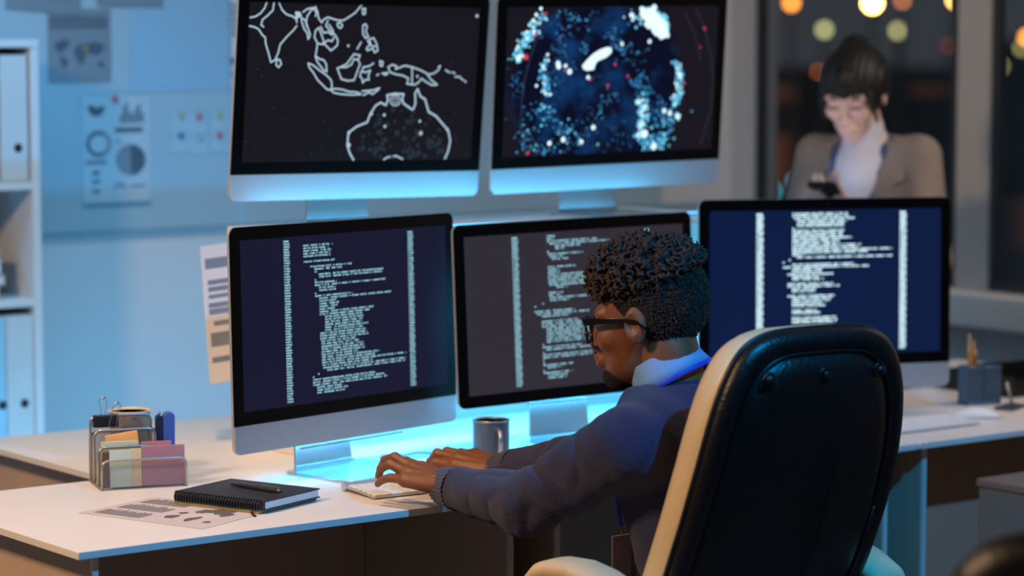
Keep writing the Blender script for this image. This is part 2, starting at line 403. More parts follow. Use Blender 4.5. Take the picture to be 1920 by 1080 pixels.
# cyan light strips fixed to the shelf
ls = root('led_strip', D(.9, .888, 1.02), TH, 'cyan light strip on the back panel under the raised monitor shelf', 'light strip', 'cyan light strips on the shelf')
MB().box(0, 1.06, 0, .014, -.010, 0).build('channel', M_ALU, ls)
MB().box(.002, 1.058, .001, .013, -.0115, -.0101).build('diffuser', emit('cyan_led', (40, 190, 255), 6), ls)
ls2 = root('led_strip', D(.9, .584, ZR+.0005), TH, 'cyan light strip on top of the raised shelf below the upper monitors', 'light strip', 'cyan light strips on the shelf')
MB().box(0, 1.06, 0, .006, 0, .005).build('channel', M_ALU, ls2)
MB().box(.002, 1.058, .001, .005, .0051, .006).build('diffuser', MATS['cyan_led'], ls2)
def striplight(name, u, v, z, target, power, color, L=1.04, W=.02):
    o = lamp(name, 'AREA', D(u, v, z), target, power, color, L, W); return o
a = striplight('led_light_under', 1.43, .872, 1.005, None, 6.0, (.06, .53, .95)); a.rotation_euler = (R(-38), 0, TH)
a = striplight('led_light_top', 1.43, .589, ZR+.009, None, 1.35, (.10, .56, .95)); a.rotation_euler = (R(180-25), 0, TH)
#@@MONITORS
# ------------------------------------------------------------------ monitors
SW, SH = .5975, .336; MW = .650; GH = .388; CHN = .057; BT = .026
def monitor(label, x, y, base, zb, yaw, tilt, roll, chin, bright, scr_mat):
    t = root('monitor', (x, y, base), R(yaw), label, 'monitor', 'monitors of the workstation')
    c = CHN if chin else 0.; H = c+GH; hw = MW/2
    T = Matrix.Translation((0, 0, zb)) @ Matrix.Rotation(-R(tilt), 4, 'X') @ Matrix.Rotation(-R(roll), 4, 'Y')
    out = rrect(-hw, hw, 0, H, .017)
    def loop(ins, yy):
        cx, cz = 0, H/2
        return [(p[0]*(1-ins/hw), yy, cz+(p[1]-cz)*(1-ins/(H/2))) for p in out]
    mb = MB(); mb.loft([loop(.0, .0), loop(.0, .006), loop(.01, .010), loop(.05, .022), loop(.12, .036), loop(.19, .042)], True, T)
    mb.build('housing', M_ALU, t, smooth=False)
    mb = MB(); z0 = c
    mb.loft([[(p[0], yy, p[1]) for p in rrect(-hw+e, hw-e, z0+e*.2, H-e, .0165, corners=((0, 0, 1, 1) if chin else (1, 1, 1, 1)))] for e, yy in ((.0004, -.0001), (.0004, -.002), (.001, -.0025))], True, T)
    mb.build('bezel', M_BEZ, t)
    if chin:
        mb = MB(); mb.loft([[(p[0], yy, p[1]) for p in rrect(-hw+e, hw-e, e, c-.0005, .0165, corners=(1, 1, 0, 0))] for e, yy in ((.0004, -.0001), (.0004, -.0018), (.001, -.0024))], True, T)
        mb.build('chin', M_ALU, t)
    sz = c+GH-BT-SH
    mb = MB(); mb.box(-SW/2, SW/2, -.0031, -.0026, sz, sz+SH, T); s = mb.build('screen', scr_mat, t)
    # webcam dot
    MB().tube([(0, -.0026, H-.012), (0, -.0030, H-.012)], .0022, 10, T).build('webcam', mat('lens_black', (30, 32, 40), .1), t)
    # stand
    mb = MB()
    path = [(.045, zb+.20), (.075, zb+.17), (.088, zb+.10), (.083, zb+.03), (.075, .012), (.068, .0055)]
    loops = []
    for i, (yy, zz) in enumerate(path):
        hw_ = .068+.022*(i/(len(path)-1))**2
        loops.append([(-hw_, yy, zz), (hw_, yy, zz), (hw_, yy+.006, zz), (-hw_, yy+.006, zz)])
    mb.loft(loops); mb.build('stand_neck', M_STAND, t, bevel=.001)
    ft = [(p[0], p[1]) for p in rrect(-.115, .115, -.122, .085, .028)]
    mb = MB(); mb.slab(ft, 0.0005, .006); mb.build('stand_foot', M_STAND, t, bevel=.0015)
    def S(u, v, dy=-.0034): return T @ Vector((-SW/2+u*SW, dy, sz+SH-v*SH))   # u right, v down
    return t, s, S, T, sz
def scrmat(name, rgb, s=.9):
    return mat(name, (4, 4, 5), .3, emis=rgb, estr=s, var=0, spec=.12)

# pixel font 4x5 for the code on the screens
FONT = {}
_f = """a0699F9b08E9E9c07887d01797e0698Fg06F17h08E99i04044j02026k09AC9l0C446m0AFF9n0E999o06996p0E9E8q07971r0E988s07C3Et0E446u09997v0996 w09FF6x09669y09716z0F24F(24442)42224{24842}42124;00404.00004,00044=0F0F0:04040"04A000/01248+04E40<12421>84248_0000F-00F00[64446]62226*0A4A0&04AC6!04404"""
ROWS = {'a': '06797', 'b': '88E9E', 'c': '07887', 'd': '11797', 'e': '069F7', 'f': '34E44', 'g': '07971', 'h': '88E99', 'i': '40444', 'j': '20226', 'k': '89AC9', 'l': 'C4446',
 'm': '0AFF9', 'n': '0E999', 'o': '06996', 'p': '0E9E8', 'q': '07971', 'r': '0B888', 's': '07C3E', 't': '4E446', 'u': '09997', 'v': '09966', 'w': '099F6', 'x': '09669', 'y': '09716', 'z': '0F24F',
 '(': '24442', ')': '42224', '{': '64C46', '}': '62326', ';': '04048', '.': '00004', ',': '00048', '=': '0F0F0', '"': 'AA000', '0': '69BD6', '1': '26222', '2': 'E124F', '3': 'E161E', '4': '99F11', '5': 'F8E1E', '6': '68E96', '7': 'F1244', '8': '69696', '9': '69716', '+': '04E40', '-': '00E00', '*': '0A4A0', '[': '64446', ']': '62226', ':': '04040', ' ': '00000'}
WORDS = 'public void string int new private return static final list map update node value index size buffer event thread import class extends super catch try byte array print parse token while for if else null true false length append double stream reader close open get set put remove item key state name path file data send socket'.split()
def codeline(n, rng, kind=0):
    s = ''
    while len(s) < n:
        wd = rng.choice(WORDS)
        s += wd+rng.choice([' ', ' ', '.', '(', ' = ', ', ', '.'])
    return (s[:max(1, n-1)]+rng.choice([';', '{', ')', ';']))[:n]
def put_text(mb, S, s, u, v, cw, ch, bold):
    for i, chx in enumerate(s):
        rows = ROWS.get(chx.lower())
        if not rows or chx == ' ': continue
        x0 = u+i*cw; px = cw/4.6; py = ch/5.0
        for r_, hx in enumerate(rows):
            b = int(hx, 16); j = 0
            while j < 4:
                if b & (8 >> j):
                    k = j
                    while k+1 < 4 and b & (8 >> (k+1)): k += 1
                    a0, a1 = x0+(j-bold)*px, x0+(k+1+bold)*px; b0, b1 = v+(r_-bold*.6)*py, v+(r_+1+bold*.6)*py
                    mb.quad(S(a0, b1), S(a1, b1), S(a1, b0), S(a0, b0)); j = k+1
                else: j += 1
def code_screen(parent, S, cols, blocks, pitch, em, bold, seed, rows=60, v0=.02, cw=.0068, umax=1.):
    rng = random.Random(seed); mb = MB()
    for (u, n, r0, r1) in cols:
        for r_ in range(r0, r1):
            put_text(mb, S, ('%03d' % (100+r_*7 % 890))[:n] if n <= 3 else '%04d%s' % (1000+r_*13, ';' if r_ % 3 else ''), u+.0006*(r_ % 3), v0+r_*pitch, cw, pitch*.66, bold)
    r_ = blocks[0]
    for (cnt, u0, u1, jit) in blocks[1]:
        for k in range(cnt):
            if u1 > u0:
                e = u1-jit*rng.random(); n = max(1, int((e-u0)/cw))
                put_text(mb, S, codeline(n, rng), u0, v0+r_*pitch, cw, pitch*.66, bold)
            r_ += 1
    return mb.build('code_text', em, parent)
yo = CAMZ
# lower left
t, s, S, T, sz = monitor('lower left monitor of dark blue code, beside the wire organizer and notebook', -.329, 5.411, ZD, .069, 49.6, 1.6, -.2, True, 1, scrmat('screen_navy', (24, 25, 50)))
E1 = emit('code_glow', (165, 222, 240), 1.15)
code_screen(s, S, [(.195, 4, 0, 60), (.80, 4, 0, 60)],
  (2, [(5, .29, .44, .03), (1, 0, 0, 0), (1, .29, .45, .01), (1, 0, 0, 0), (1, .32, .53, .01), (1, .34, .49, .01), (1, .34, .36, 0), (2, .36, .69, .02), (1, .34, .35, 0), (1, .34, .45, .0), (1, .34, .69, 0), (2, .36, .47, .03), (1, .34, .35, 0), (1, .34, .53, .01), (1, .36, .73, .01), (4, .36, .47, .03),
       (2, .36, .63, .03), (6, .385, .6, .05), (3, .36, .6, .04), (6, .365, .58, .05), (2, .365, .66, .03), (1, .365, .79, 0), (1, .365, .62, 0), (1, .37, .79, 0), (1, .39, .78, 0), (1, .345, .35, 0), (1, .32, .33, 0), (1, .32, .63, 0), (2, .32, .7, .02), (3, .34, .5, .04)]),
  .0161, E1, .12, 3)
# lower middle (no chin)
t, s, S, T, sz = monitor('lower middle monitor with a full black bezel and grey code screen behind the man\'s head', .150, 5.781, ZD, .104, 36.4, 2.8, .4, False, 1, scrmat('screen_grey', (52, 48, 58)))
code_screen(s, S, [(.205, 4, 0, 58), (.815, 4, 0, 58)],
  (0, [(2, .365, .42, .02), (1, .365, .60, 0), (1, .375, .65, 0), (1, .40, .52, 0), (1, .40, .45, 0), (1, .365, .37, 0), (1, .365, .53, 0), (1, .375, .44, 0), (1, .385, .46, 0), (2, 0, 0, 0), (1, .365, .50, 0), (2, .365, .42, 0), (1, .365, .63, 0), (3, .365, .62, .05), (1, .37, .66, 0), (1, .40, .46, 0), (1, 0, 0, 0), (2, .365, .44, .02), (1, .37, .65, 0), (1, .37, .46, 0), (1, .335, .345, 0), (1, .30, .31, 0), (1, 0, 0, 0), (1, .30, .49, 0), (1, .31, .55, 0), (1, .33, .46, 0), (1, 0, 0, 0), (3, .33, .55, .05), (6, .35, .58, .06), (1, .33, .34, 0), (1, .33, .52, 0), (1, .345, .64, 0), (1, .33, .34, 0), (2, .33, .57, .03), (1, .33, .34, 0), (1, .33, .34, 0), (1, .33, .47, 0), (1, .35, .42, 0), (1, .33, .34, 0), (1, .33, .47, 0), (2, .35, .44, 0)]),
  .0165, E1, .15, 5)
# lower right
t, s, S, T, sz = monitor('lower right monitor of bold white code on blue, behind the black and cream chair', .725, 6.143, ZD, .068, 21.2, 1.7, -.5, True, 1, scrmat('screen_blue', (13, 30, 68)))
E2 = emit('code_glow_bright', (205, 238, 250), 1.5)
code_screen(s, S, [(.195, 4, 0, 60), (.815, 4, 0, 58)],
  (0, [(2, .35, .60, .02), (1, .36, .62, 0), (3, .37, .59, .02), (1, .35, .36, 0), (3, .35, .58, .01), (1, .35, .61, 0), (2, .35, .56, .0), (2, .35, .66, .02), (1, .35, .79, 0), (1, .35, .68, 0), (1, .35, .4, 0), (1, .37, .79, 0), (1, .335, .34, 0), (1, .31, .32, 0), (1, .35, .62, 0), (1, .31, .69, 0), (2, .35, .50, .02), (1, .33, .53, 0), (2, .35, .49, .03), (1, 0, 0, 0), (1, .33, .53, 0), (1, .33, .56, 0), (2, .35, .48, .04), (1, 0, 0, 0), (1, .33, .54, 0), (2, .35, .53, .02), (2, .35, .50, .02), (1, 0, 0, 0), (2, .35, .48, .02), (1, 0, 0, 0), (3, .35, .55, .05)]),
  .0165, E2, .5, 7)
for (mx_, my_, yw, zz, nm) in ((-.329, 5.411, 49.6, .8185, 'lower left'), (.150, 5.781, 36.4, .853, 'lower middle')):  # strips and lamps added under two monitors to make a cyan glow
    yr = R(yw); px_, py_ = mx_-.004*math.sin(-yr), my_+.004*math.cos(yr)
    l_ = root('led_strip', (px_, py_, zz-.0028), yr, 'thin cyan light strip added under the bottom edge of the %s monitor' % nm, 'light strip', 'cyan light strips added under the monitors')
    MB().box(-.15, .15, -.003, .003, -.003, 0).build('channel', M_ALU, l_)
    o = lamp('added_chin_light', 'AREA', (px_, py_, zz-.0085), None, .7, (.05, .50, .95), .40, .006); o.rotation_euler = (R(22), 0, yr)
# homography from crop pixels to screen uv
def homog(src):
    dst = [(0, 0), (1, 0), (0, 1), (1, 1)]; A_ = []; B_ = []
    for (x, y), (u, v) in zip(src, dst):
        A_.append([x, y, 1, 0, 0, 0, -u*x, -u*y]); B_.append(u)
        A_.append([0, 0, 0, x, y, 1, -v*x, -v*y]); B_.append(v)
    h = np.linalg.solve(np.array(A_, float), np.array(B_, float))
    def g(x, y):
        wq = h[6]*x+h[7]*y+1; return ((h[0]*x+h[1]*y+h[2])/wq, (h[3]*x+h[4]*y+h[5])/wq)
    return g
def ribbon(mb, S, pts, wd, asp=SW/SH):
    for (a, b) in zip(pts[:-1], pts[1:]):
        dx, dy = (b[0]-a[0])*asp, b[1]-a[1]; L = math.hypot(dx, dy) or 1e-6
        nx, ny = -dy/L*wd/asp, dx/L*wd; ex, ey = dx/L*wd*.6/asp, dy/L*wd*.6
        a2 = (a[0]-ex, a[1]-ey); b2 = (b[0]+ex, b[1]+ey)
        q = [(a2[0]-nx, a2[1]-ny), (b2[0]-nx, b2[1]-ny), (b2[0]+nx, b2[1]+ny), (a2[0]+nx, a2[1]+ny)]
        q = [(min(1, max(0, p[0])), min(1, max(0, p[1]))) for p in q]
        mb.quad(*[S(*p) for p in q])
def disc(mb, S, u, v, r, asp=SW/SH, n=8, dy=-.0034):
    if not (.01 < u < .99 and .01 < v < .99): return
    c = len(mb.v); mb.add([S(u+r*math.cos(2*math.pi*i/n)/asp, v+r*math.sin(2*math.pi*i/n), dy) for i in range(n)], [tuple(range(n))])
# upper left: map
t, s, S, T, sz = monitor('upper left monitor showing white coast outlines of Australia and South-East Asia', -.336, 5.807, ZR, .060, 37.4, -5., -.9, True, 1, scrmat('screen_black', (25, 23, 30)))
g = homog([(125, 10), (1230, 45), (85, 785), (1190, 768)])
coast = """125,85 150,80 175,65 195,40 205,12|240,15 235,50 210,75 185,95 178,120 190,130|120,125 145,130 165,140 185,170 198,180 200,210 215,260 225,300 245,290 262,250 270,215 300,180 335,145 350,125|255,285 270,290 275,310 262,325 250,312 255,285|265,15 280,50 300,70 330,80 350,95 360,70 345,60 350,110|350,60 370,75 375,110 385,140 400,160 405,190 415,170 405,140 395,110 400,80 420,50 440,35 450,60 455,90 470,110|380,60 400,45 425,40 445,60 440,80|378,90 392,100 398,130|470,110 480,95 500,85 530,95 550,100 575,100 600,85 630,65 655,35 662,26|545,115 560,110 570,125 560,138 548,130 545,115|665,45 680,45 678,70 668,72 665,45|500,100 490,125 510,150 535,170 548,195 545,220 515,245 495,225 480,210 500,195 520,200 530,180|465,130 480,160 500,155 520,170 525,150 505,120|440,150 435,180 450,210 445,245 440,270 460,285 480,290 492,310 495,345 480,340 465,320 450,300 440,275|450,210 475,215 480,200 470,170 455,135 440,150|405,305 430,315 460,340 490,360 515,385 520,410 515,435 495,430 470,405 450,385 430,350 410,325 405,305|515,430 540,428 570,432 600,442 640,445 660,455 620,458 570,455 530,448 515,435|665,440 690,438 720,435 750,425|670,460 700,445 715,455 745,432|545,330 570,320 590,310 605,290 625,262 655,268 645,290 655,310 645,335 635,365 625,388 595,390 565,382 555,355 545,330|560,325 590,325 615,310 625,285 645,290|720,305 700,320 670,325 665,345 680,350 705,340 695,365 698,385 680,385 668,400 665,380 655,370 660,345|640,238 660,205|668,125 680,118 688,130 682,155 695,180 680,185 668,165 668,125|700,190 720,185 735,215 740,245 725,255 715,235 690,245 685,235 705,215 700,190|690,195 700,215 715,225 730,225|750,295 765,300 762,320 752,318 750,295|735,365 745,358|760,355 790,352|770,362 785,360|790,325 810,313 830,320 825,335 850,325 870,318 905,325 945,340 975,355 995,385 1025,410 1000,412 970,395 950,380 935,400 915,410 880,405 888,380 860,365 830,360 800,350 790,325|905,325 905,410|985,360 1010,355 1030,340 1040,320 1030,325|1065,340 1085,352|1095,350 1110,355|1110,372 1125,372|1130,370 1148,388|1155,390 1163,398|625,772 605,735 595,700 600,640 640,610 690,590 705,550 730,510 755,495 780,508 790,480 785,460 820,452 865,455 858,480 865,500 910,532 922,500 920,450 932,430 945,465 968,480 985,540 1020,560 1050,595 1080,630 1090,680 1080,730 1065,765|770,770 790,758 830,752 862,768"""
mb = MB()
for ln in coast.split('|'):
    pts = [g(*map(float, p.split(','))) for p in ln.split()]
    big = len(pts) > 20 and float(ln.split()[0].split(',')[1]) > 700
    ribbon(mb, S, pts, .0050 if not big else .0062)
ribbon(mb, S, [g(825+25*math.cos(a*.5236), 485+25*math.sin(a*.5236)) for a in range(13)], .004)
ribbon(mb, S, [g(825+12*math.cos(a*.5236), 485+12*math.sin(a*.5236)) for a in range(13)], .003)
for x, y, r in ((772, 555, .011), (775, 610, .011), (943, 585, .010), (948, 643, .014), (600, 700, .017), (1213, 82, .012), (598, 222, .009), (900, 766, .012), (602, 640, .012), (1075, 625, .011), (710, 550, .011), (358, 72, .02), (930, 370, .009)):
    disc(mb, S, *g(x, y), r, dy=-.0036)
mb.build('map_outline', emit('map_glow', (178, 205, 222), .95), s)
mb = MB(); rng = random.Random(4)
for k in range(70): disc(mb, S, rng.random(), rng.uniform(.3, .98), rng.uniform(.002, .005))
mb.build('map_specks', emit('map_dim', (70, 72, 84), .8), s)
mb = MB()
aus = [g(*map(float, p.split(','))) for p in coast.split('|')[-2].split()]
for k in range(160):
    u, v = rng.uniform(.42, .9), rng.uniform(.62, .98)
    if ((u-.68)/.2)**2+((v-1.0)/.36)**2 < 1: disc(mb, S, u, v, rng.uniform(.008, .02), dy=-.0032-.000002*k)
mb.build('map_texture', emit('map_haze', (34, 36, 42), .9), s)
# upper right: globe
def globemat():
    m = scrmat('screen_globe', (20, 18, 30), .9); nt = m.node_tree; b = nt.nodes['Principled BSDF']
    tc = nt.nodes.new('ShaderNodeTexCoord'); mp = nt.nodes.new('ShaderNodeMapping'); mp.vector_type = 'POINT'
    mp.inputs['Location'].default_value = (.045/.26, 0, -.30/.20); mp.inputs['Scale'].default_value = (1/.26, 1, 1/.20)
    nt.links.new(tc.outputs['Object'], mp.inputs[0])
    sx = nt.nodes.new('ShaderNodeSeparateXYZ'); nt.links.new(mp.outputs[0], sx.inputs[0])
    cb = nt.nodes.new('ShaderNodeCombineXYZ'); nt.links.new(sx.outputs['X'], cb.inputs['X']); nt.links.new(sx.outputs['Z'], cb.inputs['Z'])
    ln = nt.nodes.new('ShaderNodeVectorMath'); ln.operation = 'LENGTH'; nt.links.new(cb.outputs[0], ln.inputs[0])
    nz = nt.nodes.new('ShaderNodeTexNoise'); nz.inputs['Scale'].default_value = 11; nz.inputs['Detail'].default_value = 5
    nt.links.new(tc.outputs['Object'], nz.inputs['Vector'])
    cr = nt.nodes.new('ShaderNodeValToRGB'); e = cr.color_ramp.elements
    e[0].position = .50; e[0].color = L3((8, 12, 36))+(1,); e[1].position = .80; e[1].color = L3((18, 76, 140))+(1,)
    nt.links.new(nz.outputs['Fac'], cr.inputs[0])
    mk = nt.nodes.new('ShaderNodeMapRange'); mk.inputs['From Min'].default_value = .86; mk.inputs['From Max'].default_value = 1.0
    mk.inputs['To Min'].default_value = 1; mk.inputs['To Max'].default_value = 0
    nt.links.new(ln.outputs['Value'], mk.inputs['Value'])
    mx = nt.nodes.new('ShaderNodeMix'); mx.data_type = 'RGBA'
    nt.links.new(mk.outputs[0], mx.inputs['Factor']); mx.inputs[6].default_value = L3((26, 22, 32))+(1,)
    nt.links.new(cr.outputs[0], mx.inputs[7]); nt.links.new(mx.outputs[2], b.inputs['Emission Color']); return m
t, s, S, T, sz = monitor('upper right monitor showing a blue dotted globe', .219, 6.178, ZR, .061, 34.4, -5.1, .7, True, 1, globemat())
g = homog([(128, 38), (1150, 30), (100, 770), (1112, 718)])
rng = random.Random(11)
lay = {k: MB() for k in ('a', 'b', 'c', 'd', 'r', 'w')}
cnt_ = [0]
def dot(x, y, r, k):
    cnt_[0] += 1; disc(lay[k], S, *g(x, y), r, dy=-.0034-.0000004*cnt_[0])
def cluster(path, n, sp, rr, keys):
    for _ in range(n):
        q = rng.random()*(len(path)-1); i = int(q); f = q-i
        x = path[i][0]*(1-f)+path[i+1][0]*f+rng.gauss(0, sp); y = path[i][1]*(1-f)+path[i+1][1]*f+rng.gauss(0, sp)
        dot(x, y, rng.uniform(*rr)*.7, rng.choice(keys))
cluster([(290, 60), (250, 150), (200, 230), (165, 300)], 130, 16, (.008, .02), 'aabw')
cluster([(160, 330), (170, 400), (190, 470)], 30, 18, (.005, .012), 'ccd')
cluster([(320, 280), (300, 340), (310, 400), (320, 460)], 70, 14, (.008, .018), 'abbw')
cluster([(360, 200), (400, 260), (380, 400), (360, 500)], 60, 35, (.006, .014), 'ccd')
cluster([(250, 530), (330, 580), (440, 640)], 80, 26, (.006, .016), 'abcc')
cluster([(220, 620), (230, 740), (400, 740), (480, 640)], 130, 40, (.006, .014), 'abccd')
cluster([(500, 600), (560, 550), (620, 470), (720, 440)], 45, 22, (.006, .012), 'bccd')
cluster([(350, 60), (500, 60), (420, 110), (340, 160)], 60, 45, (.006, .014), 'cdb')
cluster([(650, 120), (640, 200), (690, 270), (790, 270)], 60, 24, (.007, .016), 'bccd')
cluster([(720, 60), (790, 100)], 20, 26, (.008, .018), 'abw')
cluster([(760, 350), (810, 420), (790, 480), (740, 400)], 70, 12, (.007, .014), 'bcc')
cluster([(770, 480), (790, 540), (770, 620), (770, 660)], 90, 14, (.010, .02), 'aaw')
cluster([(780, 650), (820, 720), (880, 660), (930, 560)], 120, 22, (.008, .018), 'aabb')
cluster([(830, 500), (880, 540), (850, 600)], 50, 26, (.007, .015), 'bccd')
cluster([(940, 300), (962, 370), (955, 450), (930, 520)], 110, 8, (.009, .018), 'aabw')
cluster([(600, 580), (700, 660), (650, 740), (540, 680)], 60, 50, (.005, .012), 'ddc')
cluster([(300, 240), (450, 330), (610, 415)], 20, 10, (.005, .010), 'cd')
cluster([(500, 200), (500, 260)], 10, 12, (.008, .014), 'bc')
for x, y, r in ((375, 325, .02), (372, 310, .018), (428, 350, .02), (408, 322, .014), (543, 620, .018), (397, 680, .019), (330, 698, .017), (485, 690, .016), (885, 538, .018), (912, 550, .018), (950, 565, .022), (728, 75, .018), (815, 203, .015), (518, 378, .015), (682, 215, .014), (790, 650, .03), (835, 710, .026)): dot(x, y, r, 'w')
for x, y, r in ((215, 280, .02), (262, 170, .013), (405, 345, .009), (613, 417, .011), (648, 314, .011), (710, 370, .010), (528, 388, .010), (225, 745, .012), (758, 545, .006), (1080, 140, .011), (983, 405, .009), (313, 68, .01), (1060, 230, .007)): dot(x, y, r, 'r')
def blob(pts, k):
    for i in range(140):
        a, b = rng.choice(pts), rng.choice(pts); f = rng.random()**.7
        cx = sum(p[0] for p in pts)/len(pts); cy = sum(p[1] for p in pts)/len(pts)
        dot(a[0]*f*.9+cx*(1-f*.9)+rng.gauss(0, 5), a[1]*f*.9+cy*(1-f*.9)+rng.gauss(0, 5), rng.uniform(.012, .024), k)
blob([(770, 40), (830, 40), (870, 80), (905, 120), (905, 175), (870, 190), (840, 150), (800, 120), (775, 70)], 'w')
blob([(800, 50), (890, 90), (905, 150)], 'a')
lay['w'].add([S(*g(x, y), -.0043) for x, y in ((488, 322), (510, 295), (540, 265), (575, 243), (612, 230), (632, 236), (630, 258), (605, 280), (560, 300), (550, 320), (545, 340), (512, 346), (495, 338))], [tuple(range(13))])
lay['w'].add([S(*g(x, y), -.00435) for x, y in ((775, 45), (830, 42), (860, 75), (895, 110), (905, 150), (900, 180), (868, 195), (845, 165), (825, 140), (800, 125), (788, 90))], [tuple(range(11))])
for k, nm, c, st in (('a', 'globe_points', (110, 205, 235), 1.15), ('b', 'globe_points', (60, 150, 205), 1.), ('c', 'globe_points', (34, 108, 165), .9), ('d', 'globe_points', (52, 74, 110), .8), ('r', 'red_points', (225, 70, 95), .9), ('w', 'bright_points', (215, 244, 252), 1.3)):
    lay[k].build(nm, emit('globe_'+k, c, st), s)
mb = MB()
for ln, wd in (('320,80 270,180 235,290 210,390 195,490 192,620 215,760', .0028), ('1040,45 1085,150 1112,280 1120,400 1108,540 1060,700', .0018), ('985,60 1030,160 1050,230 1060,300', .0018)):
    ribbon(mb, S, [g(*map(float, p.split(','))) for p in ln.split()], wd)
mb.build('orbit_line', emit('orbit_glow', (70, 76, 96), .7), s)
#@@WALLTHINGS
# ------------------------------------------------------------------ binder shelf, against the back wall at the left
SHV = VW-.33; SU1 = 1.016*.975
t = root('shelving_unit', D(SU1, SHV), TH, 'white open shelving unit with binders at the left edge', 'shelf')
M_SHELF = mat('white_shelf', (208, 212, 216), .5, var=.02)
Wd = .92; dp = .32; zt = 1.605
MB().box(-.022, 0, 0, dp, 0, zt).build('side_panel', M_SHELF, t, bevel=.002)
MB().box(-Wd, -Wd+.022, 0, dp, 0, zt).build('side_panel', M_SHELF, t, bevel=.002)
MB().box(-Wd+.022, -.022, .305, dp, 0, zt).build('back_panel', mat('shelf_back', (120, 124, 130), .7), t)
MB().box(-Wd, 0, -.002, dp, zt, zt+.02).build('top_panel', M_SHELF, t, bevel=.002)
SHZ = [1.268, .972, .620, .28]
for z in SHZ: MB().box(-Wd+.022, -.022, .002, .304, z-.02, z).build('shelf', M_SHELF, t, bevel=.001)
def binder(label, u, z, h, w_=.075, tone=(196, 202, 204)):
    b = root('binder', D(SU1+u, SHV+.008, z+.0005), TH, label, 'binder', 'binders on the shelving unit')
    MB().box(0, w_, 0, .26, 0, h).build('cover', mat('binder_%d' % tone[2], tone, .5, var=.02), b, bevel=.003)
    MB().tube([(w_*.62, -.0012, .085), (w_*.62, .001, .085)], .0115, 20).build('finger_hole', M_BLACKP, b)
    return b
binder('white ring binder at the right end of the top shelf', -.022-.082, SHZ[0], .318)
binder('white ring binder left of the right-end one on the top shelf', -.022-.162, SHZ[0], .318)
binder('white ring binder at the right end of the lower shelf under the books', -.022-.076, SHZ[2], .31)
binder('pale blue ring binder left of the white one on the lower shelf', -.022-.112, SHZ[2], .31, .034, (150, 196, 215))
binder('white ring binder at the frame edge on the lower shelf', -.022-.19, SHZ[2], .31, .075)
bz = SHZ[1]+.0005
for i, (dx, hh, c, lb) in enumerate(((-.10, .034, (188, 196, 200), 'white book at the bottom of the shelf stack'), (-.085, .026, (150, 128, 110), 'tan book, second from the bottom of the shelf stack'), (-.095, .036, (190, 205, 210), 'pale book, third from the bottom of the shelf stack'), (-.10, .030, (150, 160, 178), 'grey-lilac book on top of the shelf stack'))):
    b = root('book', D(SU1+dx, SHV+.03, bz), TH+R(4*(i % 2)), lb, 'book', 'books stacked flat on the middle shelf')
    MB().box(-.20, 0, 0, .15, 0, .003).box(-.20, 0, 0, .15, hh-.003, hh).box(-.20, -.197, 0, .15, .003, hh-.003).build('cover', mat('bk%d' % i, c, .6), b)
    MB().box(-.196, -.004, .003, .147, .003, hh-.003).build('page_block', M_PAPER, b); bz += hh+.0005
b = root('book', D(SU1-.14, SHV+.06, bz), TH, 'small light book lying alone on the topmost of the stack', 'book', 'books stacked flat on the middle shelf')
MB().box(-.14, 0, 0, .10, 0, .003).box(-.14, 0, 0, .10, .017, .02).box(-.14, -.137, 0, .1, .003, .017).build('cover', mat('bk9', (190, 170, 165), .6), b)
MB().box(-.136, -.004, .003, .097, .003, .017).build('page_block', M_PAPER, b)

# ------------------------------------------------------------------ papers on the back wall (positions measured along the wall)
def wall_uz(px, py):
    k = (px-960)/5028.; c_, s_ = math.cos(TH), math.sin(TH)
    u = (k*(AY+VW*c_)-(AX-VW*s_))/(c_-k*s_); p = D(u, VW)
    # camera pitch
    pit = R(5.386); a = (540-py)/5028.
    ry, rz = math.cos(pit)+a*math.sin(pit), -math.sin(pit)+a*math.cos(pit)
    Yd = p.y
    # iterate for perspective depth
    for _ in range(6):
        r3 = np.array([(px-960)/5028., ry, rz]); u_dir = r3
        # plane v = VW
        n = Vector((-s_, c_, 0)); P0 = D(0, VW); tt = (P0.dot(n))/(n.x*r3[0]+n.y*r3[1])
        q = Vector((r3[0]*tt, r3[1]*tt, CAMZ+r3[2]*tt))
    rel = q-Vector((AX, AY, 0)); return rel.x*c_+rel.y*s_, q.z
def sheet(name, label, cat, x0, y0, x1, y1, m, off=.002, group=None, rot=0):
    u0, z1 = wall_uz(x0, y0); u1, z0 = wall_uz(x1, y1)
    t = root(name, D((u0+u1)/2, VW-.006-off, (z0+z1)/2), TH, label, cat, group); t.rotation_euler = (0, R(rot), TH)
    W_, H_ = (u1-u0)/2, (z1-z0)/2
    MB().box(-W_, W_, -.0006, 0, -H_, H_).build('sheet', m, t)
    def P(x, y): return (-W_+2*W_*(x-x0)/(x1-x0), H_-2*H_*(y-y0)/(y1-y0))
    return t, P
M_INKW = mat('poster_ink', (74, 90, 104), .8, var=.1); M_PAPERW = mat('poster_paper', (172, 188, 196), .8, var=.02)
